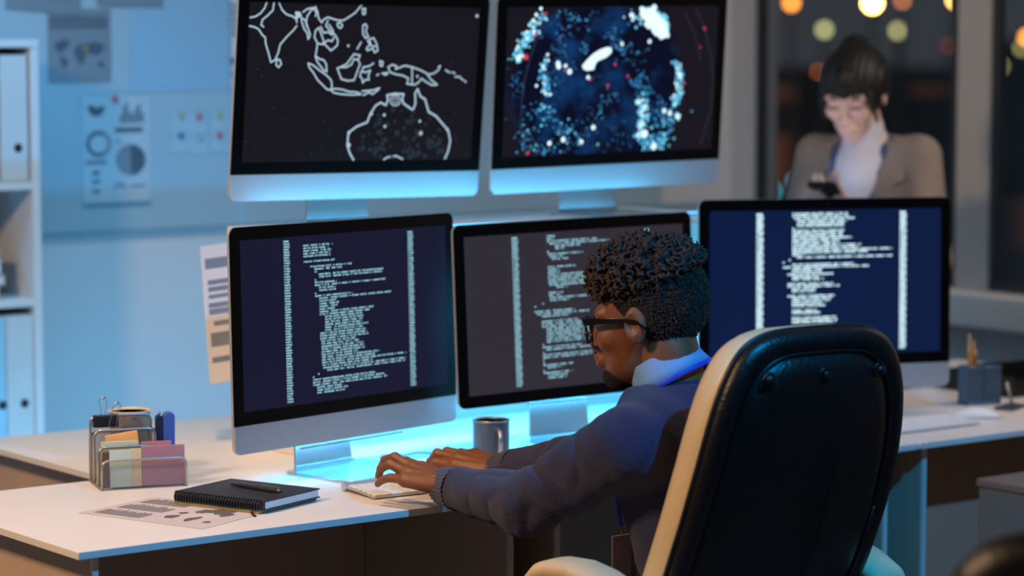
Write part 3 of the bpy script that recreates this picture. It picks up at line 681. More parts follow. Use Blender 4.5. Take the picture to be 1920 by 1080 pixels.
def ink(t, P, items, name, m, dy=-.0011):
    if m is M_INK: m = M_INKW
    mb = MB()
    for it in items:
        if it[0] == 'r':
            (a, b), (c, d) = P(it[1], it[2]), P(it[3], it[4]); mb.quad((a, dy, d), (c, dy, d), (c, dy, b), (a, dy, b))
        elif it[0] == 'p':
            pts = [P(*q) for q in it[1]]; mb.add([(a, dy, b) for a, b in pts], [tuple(range(len(pts)))])
        elif it[0] == 'o':
            (cx, cz) = P(it[1], it[2]); sc = abs(P(it[1]+1, it[2])[0]-cx); sz_ = abs(P(it[1], it[2]+1)[1]-cz); a0, a1 = it[5], it[6]; n = 24
            for i in range(n):
                p, q = R(a0+(a1-a0)*i/n), R(a0+(a1-a0)*(i+1)/n)
                mb.quad((cx+it[3]*sc*math.cos(p), dy, cz+it[3]*sz_*math.sin(p)), (cx+it[3]*sc*math.cos(q), dy, cz+it[3]*sz_*math.sin(q)), (cx+it[4]*sc*math.cos(q), dy, cz+it[4]*sz_*math.sin(q)), (cx+it[4]*sc*math.cos(p), dy, cz+it[4]*sz_*math.sin(p)))
    return mb.build(name, m, t)
CONT = [[(97, 82), (112, 74), (128, 75), (124, 86), (115, 94), (108, 100), (100, 92)], [(107, 104), (120, 108), (124, 118), (116, 130), (110, 120)],
        [(134, 92), (142, 84), (156, 82), (160, 95), (156, 110), (148, 122), (142, 114), (136, 104)], [(150, 82), (176, 78), (194, 84), (190, 96), (178, 104), (166, 100), (156, 96)], [(180, 116), (190, 114), (193, 124), (184, 127)]]
t, P = sheet('world_map_poster', 'grey poster with a dark world map and text rows on the wall', 'poster', 86, 16, 206, 154, M_PAPERG)
ink(t, P, [('p', c) for c in CONT], 'world_map', M_INK)
ink(t, P, [('r', 90, 30+i*5, 200, 33+i*5) for i in range(5)], 'printed_text', M_INK)
ink(t, P, [('o', 157, 90, 0, 5, 0, 360)], 'yellow_mark', mat('yellow_ink', (150, 140, 60), .7), -.0014)
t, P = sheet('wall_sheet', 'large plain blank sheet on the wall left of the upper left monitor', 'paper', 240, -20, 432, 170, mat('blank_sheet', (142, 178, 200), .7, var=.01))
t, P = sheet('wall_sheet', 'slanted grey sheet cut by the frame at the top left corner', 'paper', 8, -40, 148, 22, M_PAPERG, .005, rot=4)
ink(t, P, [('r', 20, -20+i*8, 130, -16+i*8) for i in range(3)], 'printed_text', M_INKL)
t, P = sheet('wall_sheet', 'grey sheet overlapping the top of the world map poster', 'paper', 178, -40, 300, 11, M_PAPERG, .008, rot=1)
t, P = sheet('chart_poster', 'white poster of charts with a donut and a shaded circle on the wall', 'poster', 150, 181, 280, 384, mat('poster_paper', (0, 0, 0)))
ink(t, P, [('p', [(160, 200), (170, 196), (178, 203), (190, 197), (194, 205), (186, 216), (172, 218), (164, 210)]), ('o', 181, 268, 17, 24, 60, 300), ('r', 212, 239, 266, 248)]+
   [('r', 222+i*6, 230-h, 226+i*6, 231) for i, h in enumerate((14, 30, 36, 20, 16, 28, 34, 18))]+[('o', 242, 299, 0, 29, -90, 90), ('r', 168, 318, 182, 325), ('r', 168, 334, 182, 340), ('r', 168, 352, 182, 358)], 'printed_charts', M_INK)
ink(t, P, [('o', 242, 299, 0, 29, 90, 270), ('o', 181, 268, 17, 24, -60, 60), ('r', 156, 297, 196, 306), ('o', 220, 352, 6, 12, 0, 180), ('r', 214, 262, 222, 268), ('r', 240, 345, 270, 350)], 'light_charts', M_INKL)
ink(t, P, [('r', 150, 376, 280, 384)], 'bottom_band', mat('teal_band', (90, 140, 165), .7))
def pin(px, py, c, lb):
    u, z = wall_uz(px, py); p = root('push_pin', D(u, VW-.010, z), TH, lb, 'push pin', 'push pins on the wall')
    MB().ball((0, -.004, 0), .0085, 10, (1, .6, 1)).build('head', mat('pin%d%d%d' % c, c, .5), p, smooth=True)
    MB().tube([(0, -.004, 0), (0, .004, 0)], .0012, 6).build('shaft', M_STEEL, p)
pin(212, 186, (210, 60, 90), 'pink push pin at the top of the chart poster')
notes = [(318, 212), (352, 214), (390, 211), (318, 250), (353, 252), (391, 249)]
names_ = ['top left', 'top middle', 'top right', 'bottom left', 'bottom middle', 'bottom right']
pc = [(170, 170, 110), (200, 70, 100), (170, 180, 110), (50, 90, 150), (150, 180, 190), (205, 60, 85)]
for (x, y), nn, c in zip(notes, names_, pc):
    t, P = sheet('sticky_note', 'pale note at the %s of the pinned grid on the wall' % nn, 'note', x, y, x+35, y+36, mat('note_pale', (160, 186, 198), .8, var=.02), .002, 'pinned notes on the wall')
    pin(x+17, y+5, c, 'small push pin holding the %s note of the grid' % nn)
t, P = sheet('text_sheet', 'sheet of dark printed paragraphs partly hidden by the upper left monitor', 'paper', 426, -10, 470, 160, M_PAPER)
ink(t, P, [('r', 430, 8+i*13, 466, 14+i*13) for i in range(5)]+[('r', 428, 108, 466, 120), ('r', 430, 136, 460, 142)], 'printed_text', M_INK)
# upper board panel on the wall
u0, z0 = wall_uz(80, 437); u1, _ = wall_uz(1150, 420)
# paper taped to the riser's edge
t = root('hanging_paper', D(.80, .582+.318, .885), TH, 'printed sheet hanging at the left edge behind the lower left monitor', 'paper')
t.rotation_euler = (0, R(-4), TH)
MB().box(0, .20, -.0012, 0, 0, .300).build('sheet', M_PAPER, t)
mb = MB()
for i, (z, h, a) in enumerate(((.25, .022, .008), (.215, .010, .012), (.20, .010, .012), (.185, .008, .012), (.165, .010, .01), (.15, .012, .01), (.125, .010, .02), (.08, .03, .01), (.045, .012, .01))):
    mb.quad((a, -.0018, z), (.19, -.0018, z), (.19, -.0018, z+h), (a, -.0018, z+h))
mb.build('printed_text', M_INKL, t)
#@@DESKTHINGS
# ------------------------------------------------------------------ keyboards and mouse
KR = [14, 14, 14, 13, 12, 8]
def keyboard(label, u, v, rz):
    k = root('keyboard', D(u, v, ZD+.0008), TH+rz, label, 'keyboard', 'white keyboards')
    L_, W_ = .279, .118
    T_ = Matrix.Rotation(R(3.2), 4, 'X')
    MB().box(0, L_, 0, W_, .001, .0045, T_).build('base_plate', M_ALU, k, bevel=.002)
    MB().tube([(0, W_-.002, .0088), (L_, W_-.002, .0088)], .0085, 16).build('battery_tube', M_ALU, k)
    pitch = .0193; key = None
    for r_ in range(6):
        y = .004+r_*.0182; h = .0155 if r_ < 5 else .009; x = .004
        ws = {0: [1, 1, 1, 1.25, 5, 1.25, 1, 1, 1, 1][:8]}.get(r_, [1]*14)
        if r_ == 0: ws = [1, 1, 1, 1.25, 5.1, 1.25, 1, 1, 1]
        elif r_ == 1: ws = [2.3]+[1]*10+[2.2]
        elif r_ == 2: ws = [1.75]+[1]*11+[1.75]
        elif r_ == 3: ws = [1.5]+[1]*12+[1]
        elif r_ == 4: ws = [1]*13+[1.5]
        tot = sum(ws); sc = (L_-.008)/tot
        for q in ws:
            if key is None or abs(key[0]-q*sc) > 1e-4 or key[1] != h:
                o = MB().box(.0009, q*sc-.0009, 0, h, 0, .003).build('key', M_WHITE, k, bevel=.0008); key = (q*sc, h, o)
            else:
                o = key[2].copy(); COL.objects.link(o)
            o.location = T_ @ Vector((x, y, .0046)); o.rotation_euler = (R(3.2), 0, 0)
            x += q*sc
    return k
keyboard('white keyboard under the typing hands on the front left desk', .700, .125, R(-3))
keyboard('white keyboard on the right desk beside the mouse', 2.085, .114, R(-1))
def mouse(label, u, v, rz):
    m = root('mouse', D(u, v, ZD+.0005), TH+rz, label, 'mouse')
    prof = []
    mb = MB(); loops = []
    for i in range(13):
        a = i/12; x = -.056+.112*a; e = math.sqrt(max(0.002, 1-(2*a-1)**2*.999)); hw = .029*e**.55; hh = .004+.020*math.sin(math.pi*min(1, max(0, a*.9+.08)))**.8*e**.4
        loops.append([(x, hw*math.cos(q), .001+(hh if math.sin(q) > 0 else .001)*abs(math.sin(q))**.8) for q in [2*math.pi*j/20 for j in range(20)]])
    mb.loft(loops).build('shell', M_WHITE, m, smooth=True)
    ft = [(.054*math.cos(q), .027*math.sin(q)) for q in [2*math.pi*j/24 for j in range(24)]]
    MB().slab(ft, 0, .0035).build('base', M_ALU, m)
mouse('white rounded mouse on the right desk in front of the blue pencil cup', 2.445, .195, R(-40))

# ------------------------------------------------------------------ mug with steel rim
m = root('mug', D(1.170, .380, ZD+.0005), TH+R(-108), 'grey enamel mug with a metal rim beside the man\'s right wrist', 'mug')
MB().lathe([(.0001, 0), (.036, 0), (.0385, .003), (.0385, .083), (.0355, .083), (.0355, .006), (.0001, .006)], 40).build('body', M_MUG, m, smooth=False, bevel=.0006)
MB().lathe([(.0001, .0615), (.0352, .0615), (.0352, .0625), (.0001, .0625)], 32).build('coffee', mat('milky_coffee', (200, 172, 140), .3), m, smooth=False)
mb = MB(); mb.lathe([(.0385, .0825), (.0405, .0835), (.0405, .0855), (.0355, .0855), (.0355, .0825)], 40).build('rim', M_STEEL, m, smooth=True)
MB().tube([(.036, 0, .068), (.05, 0, .070), (.060, 0, .062), (.064, 0, .045), (.060, 0, .028), (.050, 0, .018), (.037, 0, .018)], .0045, 10).build('handle', M_STEEL, m, smooth=True)

# ------------------------------------------------------------------ wire organizer
ORG = Vector((-.800, 5.172, ZD+.0006)); ORY = R(20)
t = root('desk_organizer', ORG, ORY, 'tiered silver wire mesh letter organizer on the front left desk', 'organizer')
def arch(mb, x0, x1, y, h, r, rr=.0026, tx=0.):
    pts = [(x0, y, .003)]
    pts.append((x0, y, h-r))
    for i in range(1, 6):
        a = R(180-90*i/5); pts.append((x0+r+r*math.cos(a), y, h-r+r*math.sin(a)))
    for i in range(6):
        a = R(90-90*i/5); pts.append((x1-r+r*math.cos(a), y, h-r+r*math.sin(a)))
    pts.append((x1, y, .003)); mb.tube(pts, rr, 8)
OW = .168
tiers = [(0, .058, OW), (.030, .080, .106), (.072, .108, .122), (.108, .132, .122), (.112, .100, OW)]
for y, h, ow in tiers:
    mb = MB(); arch(mb, 0, ow, y, h, .014); mb.build('wire_frame', M_STEEL, t, smooth=True)
    MB().box(.002, ow-.002, y-.0004, y+.0004, .004, h-.003).build('mesh_panel', M_MESH, t)
mb = MB(); mb.box(0, OW, -.002, .115, 0, .0022); mb.build('base_plate', M_MESH, t)
mb = MB()
for x in (0, OW): mb.tube([(x, 0, .003), (x, .108, .003)], .0026, 8)
mb.build('side_wire', M_STEEL, t, smooth=True)
def orgp(x, y, z=0): return Matrix.Rotation(ORY, 4, 'Z') @ Vector((x, y, z))+ORG
def pad(name, lb, x0, x1, y, h, c, th=.006, rx=-3, cat='note pad', grp='paper pads in the organizer', ry=0, z=.004):
    p = tag(MB().box(0, x1-x0, 0, th, 0, h).build(name, mat('pad%d_%d_%d' % c, c, .75, var=.04, vscale=60), bevel=.0006), lb, cat, grp)
    p.location = orgp(x0, y, z); p.rotation_euler = (R(rx), R(ry), ORY); return p
pad('note_pad', 'mauve pink note pad standing at the right front of the organizer', .082, .168, .010, .077, (170, 120, 132), .010)
pad('note_pad', 'pale mint note pad standing at the front left of the organizer', .018, .062, .0085, .073, (196, 212, 190), .005)
pad('note_pad', 'cream card standing between the mint and mauve pads', .062, .0815, .0085, .074, (216, 196, 150), .005)
pad('photo_card', 'small dark brown picture card at the left front corner of the organizer', .004, .0175, .0085, .070, (92, 66, 54), .003, cat='card')
pad('note_pad', 'large pale sage pad standing in the second slot of the organizer', .008, .080, .034, .086, (196, 206, 170), .008)
pad('sticky_pad', 'orange sticky note pad poking out of the middle of the organizer', .030, .094, .050, .088, (240, 176, 104), .012, ry=-7, cat='note pad', z=.012)
pad('sticky_pad', 'pink sticky note pad behind the mauve pad in the organizer', .090, .15, .046, .080, (196, 128, 132), .010, cat='note pad')
# blue stapler standing upright
st = root('stapler', orgp(.140, .075, .0023), ORY, 'blue stapler standing on end at the right of the organizer', 'stapler')
M_BLUE = mat('blue_plastic', (62, 92, 170), .4, var=.05); M_DKBLUE = mat('dark_blue_plastic', (22, 32, 62), .4)
mb = MB(); mb.loft([[(x, y, z) for x, z in rrect(0, .024, .004, .136, .0115)] for y in (0, .018)]); mb.build('top_arm', M_BLUE, st, bevel=.003)
mb = MB(); mb.loft([[(x, y, z) for x, z in rrect(-.014, -.001, .004, .130, .006)] for y in (.001, .017)]); mb.build('base_arm', M_DKBLUE, st, bevel=.002)
MB().ball((-.006, .009, .1335), .0035, 8).build('pivot', M_STEEL, st, smooth=True)
# beige cup standing inside, at the back
cp = root('cup', orgp(.092, .168, -.0001), ORY+R(-60), 'beige cup standing behind the organizer', 'cup')
MB().lathe([(.0001, 0), (.034, 0), (.036, .004), (.0415, .130), (.040, .130), (.0345, .006), (.0001, .006)], 36).build('body', mat('beige_ceramic', (150, 138, 122), .35, var=.05), cp, smooth=False, bevel=.0008)
MB().lathe([(.041, .1295), (.0430, .1308), (.0430, .1335), (.039, .1335), (.039, .1295)], 36).build('rim', mat('cream_rim', (215, 195, 168), .4), cp, smooth=True)
MB().tube([(.039, 0, .1), (.055, 0, .098), (.062, 0, .075), (.055, 0, .05), (.038, 0, .045)], .0045, 8).build('handle', mat('beige_ceramic', (0, 0, 0)), cp, smooth=True)
# binder clips
def clip(lb, x, y, z, w_):
    c = root('binder_clip', orgp(x, y, z), ORY, lb, 'binder clip')
    MB().prism([(-w_/2, 0), (w_/2, 0), (w_/2, .024), (-w_/2, .024)], -.006, .010).build('clip_body', M_BLACKP, c, bevel=.002)
    for sx, tip, dx in ((-.006, .060, 0), (.010, .048, .012)):
        mb = MB(); x0 = sx
        mb.tube([(x0-.006, -.006 if dx else 0, -.001 if dx else .02), (x0-.004+dx*.5, -.006, .03), (x0-.008+dx, -.006, tip-.007), (x0-.005+dx, -.006, tip), (x0+.004+dx, -.006, tip), (x0+.008+dx, -.006, tip-.007), (x0+.004+dx*.8, -.006, .03), (x0+.006+dx*.3, -.006 if dx else 0, -.001 if dx else .02)], .0008, 6)
        mb.tube([(x0-.005+dx, -.006, tip), (x0+.004+dx, -.006, tip)], .0022, 8)
        mb.build('clip_handle', M_STEEL, c, smooth=True)
clip('large black binder clip with silver handles on the rear of the organizer', .030, .103, .110, .050)

# ------------------------------------------------------------------ notebook, pen, printed sheet
A5 = [Vector((-.641, 5.033)), Vector((-.457, 4.916)), Vector((-.384, 5.081)), Vector((-.568, 5.213))]
n = root('notebook', (-.641, 5.033, ZD+.0075), math.atan2(-.117, .184), 'black spiral notebook lying closed on the front left desk', 'notebook')
NW, NH = .214, .172
sk = .02
def para(x0, x1, y0, y1): return [(x0, y0), (x1, y0), (x1, y1), (x0, y1)]
MB().slab(para(.006, NW, .003, NH-.003), .0015, .0148).build('page_block', mat('page_edges', (205, 218, 222), .7, bump=.3, bscale=900), n)
MB().slab(para(0, NW+.002, 0, NH), .015, .017).build('cover', mat('black_cover', (34, 37, 48), .55, bump=.2, bscale=600), n, bevel=.0006)
MB().slab(para(0, NW+.002, 0, NH), -.0008, .0012).build('cover', MATS['black_cover'], n, bevel=.0006)
mb = MB()
for i in range(30):
    x = .008+i*.0068
    mb.tube([(x+.0012*math.cos(q)*0, -.001+.0085*math.cos(q), .008+.0098*math.sin(q)) for q in [2*math.pi*j/12 for j in range(13)]], .0016, 5)
mb.build('spiral_binding', mat('black_wire', (16, 15, 16), .45), n, smooth=True)
MB().prism([(0, 0), (NW, 0), (NW, .0155), (0, .0155)], .0005, .004).build('spine_shadow_strip', mat('black_cover', (0, 0, 0)), n)
n2 = root('notebook', (-.652, 5.040, ZD+.0012), math.atan2(-.117, .184), 'thin teal-edged notebook with gold pages under the black spiral notebook', 'notebook')
MB().slab(para(.02, NW+.006, -.006, NH), .0, .0055).build('page_block', mat('gold_edges', (168, 140, 84), .6, var=.2, vscale=300), n2)
MB().slab(para(.018, NW+.009, -.008, NH+.002), .0056, .0066).build('cover', mat('teal_cover', (20, 92, 108), .5), n2)
MB().tube([(NW-.01, -.008, .002), (NW+.006, -.024, .001), (NW+.016, -.030, .0005)], .0024, 6).build('ribbon_marker', M_BLACKP, n2)
p = root('pen', (-.541, 5.093, ZD+.0075+.0222), math.atan2(-.096, .106), 'slim grey metal pen on the black notebook', 'pen')
MB().tube([(0, 0, 0), (.006, 0, 0), (.03, 0, 0), (.12, 0, 0), (.134, 0, 0), (.143, 0, 0)], [.0015, .0038, .005, .005, .0042, .003], 14).build('barrel', mat('pen_metal', (96, 100, 104), .3, .8), p, smooth=True)
MB().box(.09, .136, -.0012, .0012, .005, .0068).build('clip', M_STEEL, p)
MB().tube([(-.004, 0, 0), (.0005, 0, 0)], [.0006, .0015], 8).build('tip', M_STEEL, p)
# printed sheet
q = [(-.807, 4.933), (-.557, 4.765), (-.440, 4.965), (-.689, 5.106)]
ps = root('printed_sheet', (0, 0, ZD+.0004), 0, 'sheet printed with columns and a map lying under the notebooks', 'paper')
MB().slab(q, 0, .0004).build('sheet', mat('sheet_rose', (196, 188, 186), .75), ps)
def bil(a, b): a = float(a); return tuple(Vector(q[0]).lerp(Vector(q[1]), a).lerp(Vector(q[3]).lerp(Vector(q[2]), a), b))
def ip(name, items, m, h=.0006):
    mb = MB()
    for (a0, b0, a1, b1) in items: mb.add([bil(a0, b0)+(h,), bil(a1, b0)+(h,), bil(a1, b1)+(h,), bil(a0, b1)+(h,)], [(0, 1, 2, 3)])
    return mb.build(name, m, ps)
rng = random.Random(9)
it = []
for c in range(3):
    for i in range(16):
        it.append((.07+i*.0235, .08+c*.3, .07+i*.0235+.012, .08+c*.3+rng.uniform(.18, .26)))
ip('printed_text', it, M_INK)
mb = MB()
for cx, cy, rx_, ry_ in ((.58, .30, .05, .10), (.56, .48, .03, .05), (.74, .30, .04, .12), (.74, .72, .09, .17), (.64, .62, .05, .10), (.84, .58, .05, .08), (.70, .92, .04, .05), (.88, .25, .03, .05), (.6, .85, .05, .06)):
    pts = []
    for j in range(14):
        a = 2*math.pi*j/14; r_ = rng.uniform(.7, 1.15); pts.append(bil(cx+rx_*r_*math.cos(a), cy+ry_*r_*math.sin(a))+(.00062,))
    mb.add(pts, [tuple(range(14))])
mb.build('printed_map', mat('map_ink', (96, 92, 94), .8), ps)

# ------------------------------------------------------------------ cables behind the lower left monitor
cb = tag(MB().tube([D(.98+.30*a, .50+.02*math.sin(a*19)+.05*math.sin(a*7), ZD+.003) for a in [i/70 for i in range(71)]], .0018, 6).build('cable', mat('white_cable', (120, 160, 180), .5), smooth=True), 'thin pale cable looping over the desk behind the lower left monitor', 'cable')
cb = tag(MB().tube([D(1.02+.05*math.cos(a*.3), .36+.05*math.sin(a*.3), ZD+.003+.0005*a/3) for a in range(26)]+[D(1.07+.008*i, .36+.02*math.sin(i), ZD+.003) for i in range(1, 16)], .0018, 6).build('cable', MATS['white_cable'], smooth=True), 'coiled pale cable lying left of the grey mug', 'cable')

# ------------------------------------------------------------------ right desk: pencil cup, tray, holder
c = root('pencil_cup', D(2.572, .345, ZD+.0005), TH+R(-18), 'blue wire mesh pencil cup on the right desk', 'pencil cup')
for (x0, x1) in ((0, .04), (.042, .088)):
    d_ = .05 if x0 == 0 else .066
    for a, b, yy in ((x0, x1, 0), (x0, x1, d_)):
        MB().box(a, b, yy, yy+.001, .002, .092).build('mesh_panel', M_MESHB, c)
    for a in (x0, x1): MB().box(a, a+.001, 0, d_, .002, .092).build('mesh_panel', M_MESHB, c)
    mb = MB(); mb.tube([(x0, 0, .092), (x1, 0, .092), (x1, d_, .092), (x0, d_, .092), (x0, 0, .092)], .0016, 6); mb.tube([(x0, 0, .002), (x1, 0, .002), (x1, d_, .002), (x0, d_, .002), (x0, 0, .002)], .0016, 6)
    mb.build('wire_rim', mat('blue_wire', (86, 118, 146), .4, .4), c)
    MB().box(x0, x1, 0, d_, 0, .002).build('base', MATS['blue_wire'], c)
def pencil(lb, x, y, lx, ly, h, col):
    Pm = Matrix.Translation(D(2.572, .345, ZD+.003)) @ Matrix.Rotation(TH+R(-18), 4, 'Z')
    a = Pm @ Vector((x, y, .003)); b = Pm @ Vector((x+lx, y+ly, h)); d_ = (b-a).normalized(); L_ = (b-a).length
    p = root('pencil', a, 0, lb, 'pencil', 'pencils in the blue cup'); p.rotation_euler = d_.to_track_quat('Z', 'Y').to_euler()
    MB().tube([(0, 0, 0), (0, 0, L_-.016)], .0038, 6).build('shaft', mat('pencil%d' % col[1], col, .45), p)
    MB().tube([(0, 0, L_-.016), (0, 0, L_-.003)], [.0038, .0012], 6).build('sharpened_wood', mat('raw_wood', (225, 185, 145), .7), p)
    MB().tube([(0, 0, L_-.003), (0, 0, L_)], [.0012, .0003], 6).build('lead', M_INK, p)
pencil('orange pencil leaning left in the blue cup', .018, .02, -.010, -.004, .145, (235, 140, 40))
pencil('tallest pencil, pale orange, in the blue cup', .020, .03, -.003, 0, .172, (232, 168, 120))
pencil('yellow pencil standing right of the tallest one in the blue cup', .026, .03, .003, 0, .155, (240, 170, 50))
pencil('short brown pencil at the right of the pencil group', .032, .024, .001, .004, .135, (190, 110, 60))
tr = root('document_tray', D(2.76, .375, ZD+.0005), TH, 'black document tray at the right edge of the right desk', 'tray')
MB().box(0, .34, 0, .24, 0, .004).build('tray_base', M_BLACKP, tr, bevel=.001)
MB().box(0, .34, .23, .235, .004, .05).build('tray_side', M_BLACKP, tr); MB().box(0, .005, 0, .23, .004, .05).build('tray_side', M_BLACKP, tr); MB().box(.335, .34, 0, .23, .004, .05).build('tray_side', M_BLACKP, tr)
wb = tag(MB().box(0, .36, 0, .22, 0, .03).build('paper_ream', M_PAPER, bevel=.003), 'low white stack of paper at the back of the right desk', 'paper'); wb.location = D(2.70, .63-.62+.42+.195, ZD+.0005); wb.rotation_euler = (0, 0, TH)
ph = root('pen_holder', D(2.585, .215, ZD+.0005), TH+R(20), 'small dark pen stand with an upright pen at the right frame edge', 'pen stand')
MB().slab([(p_[0], p_[1]) for p_ in rrect(0, .10, 0, .05, .01)], 0, .006).build('base', mat('dark_grey_plastic', (66, 66, 76), .4), ph, bevel=.001)
pp = tag(MB().tube([(0, 0, 0), (-.016, .0, .055)], [.003, .0036], 8).build('pen', mat('silver_pen', (170, 160, 155), .3, .6), smooth=True), 'short silver pen standing in the dark pen stand', 'pen'); pp.location = D(2.63, .255, ZD+.0068)
# pedestal and dark stool at the lower right
pd = root('drawer_pedestal', D(2.176, -.56), TH, 'grey drawer cabinet standing before the right desk at the lower right corner', 'cabinet')
MB().box(0, .42, 0, .50, .03, .650).build('body', mat('grey_metal', (96, 104, 108), .5, var=.04), pd, bevel=.004)
MB().box(-.004, .424, -.004, .504, .6505, .668).build('top', mat('warm_grey_top', (112, 104, 98), .45), pd, bevel=.003)
for i in range(3):
    dr = MB().box(.008, .412, -.016, -.001, .045+i*.2, .045+i*.2+.190).build('drawer', mat('grey_metal', (0, 0, 0)), pd, bevel=.003)
    MB().box(.15, .27, -.026, -.0162, .045+i*.2+.15, .045+i*.2+.162).build('handle', M_STEEL, dr, bevel=.002)
for i, (x, y) in enumerate(((.05, .06), (.37, .06), (.05, .44), (.37, .44))): MB().tube([(x-.01, y, .015), (x+.01, y, .015)], .015, 14).build('caster', M_BLACKP, pd)
bx = root('cardboard_box', D(.75, 1.02), TH+R(10), 'tan cardboard box on the floor under the back left desk', 'box')
MB().box(-.15, .15, -.12, .12, 0, .30).build('box_body', mat('cardboard', (170, 130, 90), .8), bx, bevel=.002)
MB().box(-.03, .03, -.121, .121, .3002, .301).build('tape', mat('packing_tape', (200, 190, 170), .4), bx)
#@@CHAIR
# ------------------------------------------------------------------ office chair
def superell(aw, ah, n=64, p=3.4, top=1.):
    pts = []
    for j in range(n):
        a = 2*math.pi*j/n; c_, s_ = math.cos(a), math.sin(a)
        pts.append((aw*math.copysign(abs(c_)**(2/p), c_), ah*math.copysign(abs(s_)**(2/p), s_)))
    return pts
CH_YAW = R(34)            # facing direction rotated left from +Y
CHX, CHY = .474, 4.495
ch = root('office_chair', (CHX, CHY, 0), CH_YAW, 'large high-backed office chair, black leather behind with cream leather edge', 'chair')
# local: x = right, y = forward (towards the desk), z = up
ZT, ZB = 1.150, .50
def curve(z):             # backrest bends forward towards the bottom, top leans back
    t_ = max(0., (z-ZB)/(ZT-ZB)); return .190-.474*t_+.214*t_*t_
def backloops(layers, wtop=.203, wbot=.222):
    zc, hh = (ZT+ZB)/2, (ZT-ZB)/2; base = superell(1, 1, 72, 4.2); L_ = []
    for ins, yy in layers:
        lp = []
        for a, b in base:
            z = zc+b*(hh-ins); t_ = (z-ZB)/(ZT-ZB)
            hw = wbot+(wtop-wbot)*min(1, max(0, (t_-.45)/.45))**1.3 - ins
            lp.append((a*hw, curve(z)+yy, z))
        L_.append(lp)
    return L_
def closed(mb, loops):
    # replace big n-gon caps by rings shrinking to the middle so curvature is followed
    mb.loft(loops, True)
def shrink(ins0, y0, bulge, n=7, lim=.19):
    return [(ins0+(lim-ins0)*i/n, y0+bulge*(math.sin(math.pi/2*i/n))) for i in range(1, n+1)]
mb = MB(); closed(mb, backloops([(.03, .012), (.004, .014), (.0, .030), (.0, .062), (.008, .082), (.03, .095)]+shrink(.03, .095, .02, lim=.165)))
mb.build('backrest_cushion', M_CREAM, ch, smooth=True)
mb = MB(); closed(mb, backloops(list(reversed([(.012, .016), (-.001, .012), (.0, -.002), (.010, -.012), (.024, -.015), (.036, -.010), (.040, -.006), (.046, -.012), (.060, -.022)]+shrink(.060, -.022, -.008, 8, lim=.165)))))
shell = mb.build('backrest_shell', M_BLEATH, ch, smooth=True)
# raised piping around the shell panel
lp = backloops([(.038, -.0115)])[0]
MB().tube(lp+[lp[0]], .0028, 6).build('piping', M_BLEATH, ch, smooth=True)
lp = backloops([(-.0005, .013)])[0]
MB().tube(lp+[lp[0]], .0045, 8).build('edge_trim', M_BLACKP, ch, smooth=True)
for x in (-.122, -.002, .118):
    z = 1.074; yb = curve(z)-.0285
    MB().ball((x, yb, z), .0085, 12, (1, .6, 1)).build('button', M_BLEATH, ch, smooth=True)
    mb = MB(); mb.tube([(x+.0115*math.cos(q), yb+.004, z+.0115*math.sin(q)) for q in [2*math.pi*j/18 for j in range(19)]], .0022, 6); mb.build('button_dimple', M_BLEATH, ch, smooth=True)
# seat
mb = MB(); L_ = []
for ins, z in ((.03, .40), (.005, .41), (0, .44), (.01, .485), (.05, .505), (.15, .51)):
    L_.append([(a*(.25-ins), .30+b*(.26-ins), z) for a, b in superell(1, 1, 56, 4)])
mb.loft(L_).build('seat', M_CREAM, ch, smooth=True)
# armrests
for sx in (-1, 1):
    x = sx*.272
    mb = MB(); L_ = []
    arc = [(.02, .650), (.06, .677), (.11, .699), (.17, .714), (.23, .720), (.29, .716), (.33, .704), (.355, .682), (.365, .654)]
    for i, (yy, zz) in enumerate(arc):
        e = .040 if 0 < i < len(arc)-1 else .026; th = .020 if 0 < i < len(arc)-1 else .010
        L_.append([(x+e*math.copysign(abs(math.cos(q))**.7, math.cos(q)), yy, zz+th*math.copysign(abs(math.sin(q))**.8, math.sin(q))) for q in [2*math.pi*j/20 for j in range(20)]])
    mb.loft(L_).build('armrest', M_CREAM, ch, smooth=True)
    mb = MB(); mb.tube([(x, .03, .627), (x, .08, .657), (x, .16, .685), (x, .24, .692), (x, .31, .677), (x, .345, .632), (x*.97, .33, .55), (x*.85, .30, .44), (x*.7, .28, .405)], .017, 10)
    mb.build('arm_support', M_BLACKP, ch, smooth=True)
MB().box(-.045, .045, .0, .16, .385, .402).box(-.035, .035, -.03, .02, .39, .56).build('back_bracket', M_BLACKP, ch, bevel=.006)
MB().lathe([(.03, .12), (.03, .30), (.022, .30), (.022, .40)], 20, Matrix.Translation((0, .28, 0))).build('gas_column', M_STEEL, ch)
for i in range(5):
    a = 2*math.pi*i/5+.3; e = (.30*math.cos(a), .28+.30*math.sin(a))
    MB().tube([(0, .28, .13), (e[0]*.5, .28+(e[1]-.28)*.5, .11), (e[0], e[1], .075)], [.028, .022, .016], 8).build('base_spoke', M_STEEL, ch, smooth=True)
    MB().tube([(e[0]-.02, e[1], .030), (e[0]+.02, e[1], .030)], .029, 16).build('caster', M_BLACKP, ch)
c2 = root('office_chair', (.715, 3.14, 0), R(-20), 'dark chair back corner at the bottom right corner, out of focus', 'chair')
mb = MB(); L_ = []
for ins, yy in ((.03, -.03), (0, -.015), (0, .015), (.03, .03)): L_.append([(a*(.21-ins), yy, .80+b*(.245-ins)) for a, b in superell(1, 1, 48, 4)])
mb.loft(L_).build('backrest', M_BLEATH, c2, smooth=True)
mb = MB(); L_ = []
for ins, z in ((.02, .42), (0, .44), (0, .48), (.03, .50)): L_.append([(a*(.23-ins), .24+b*(.23-ins), z) for a, b in superell(1, 1, 48, 4)])
mb.loft(L_).build('seat', M_BLEATH, c2, smooth=True)
MB().box(-.03, .03, -.045, -.032, .40, .80).box(-.03, .03, -.045, .2, .39, .41).build('back_bracket', M_BLACKP, c2)
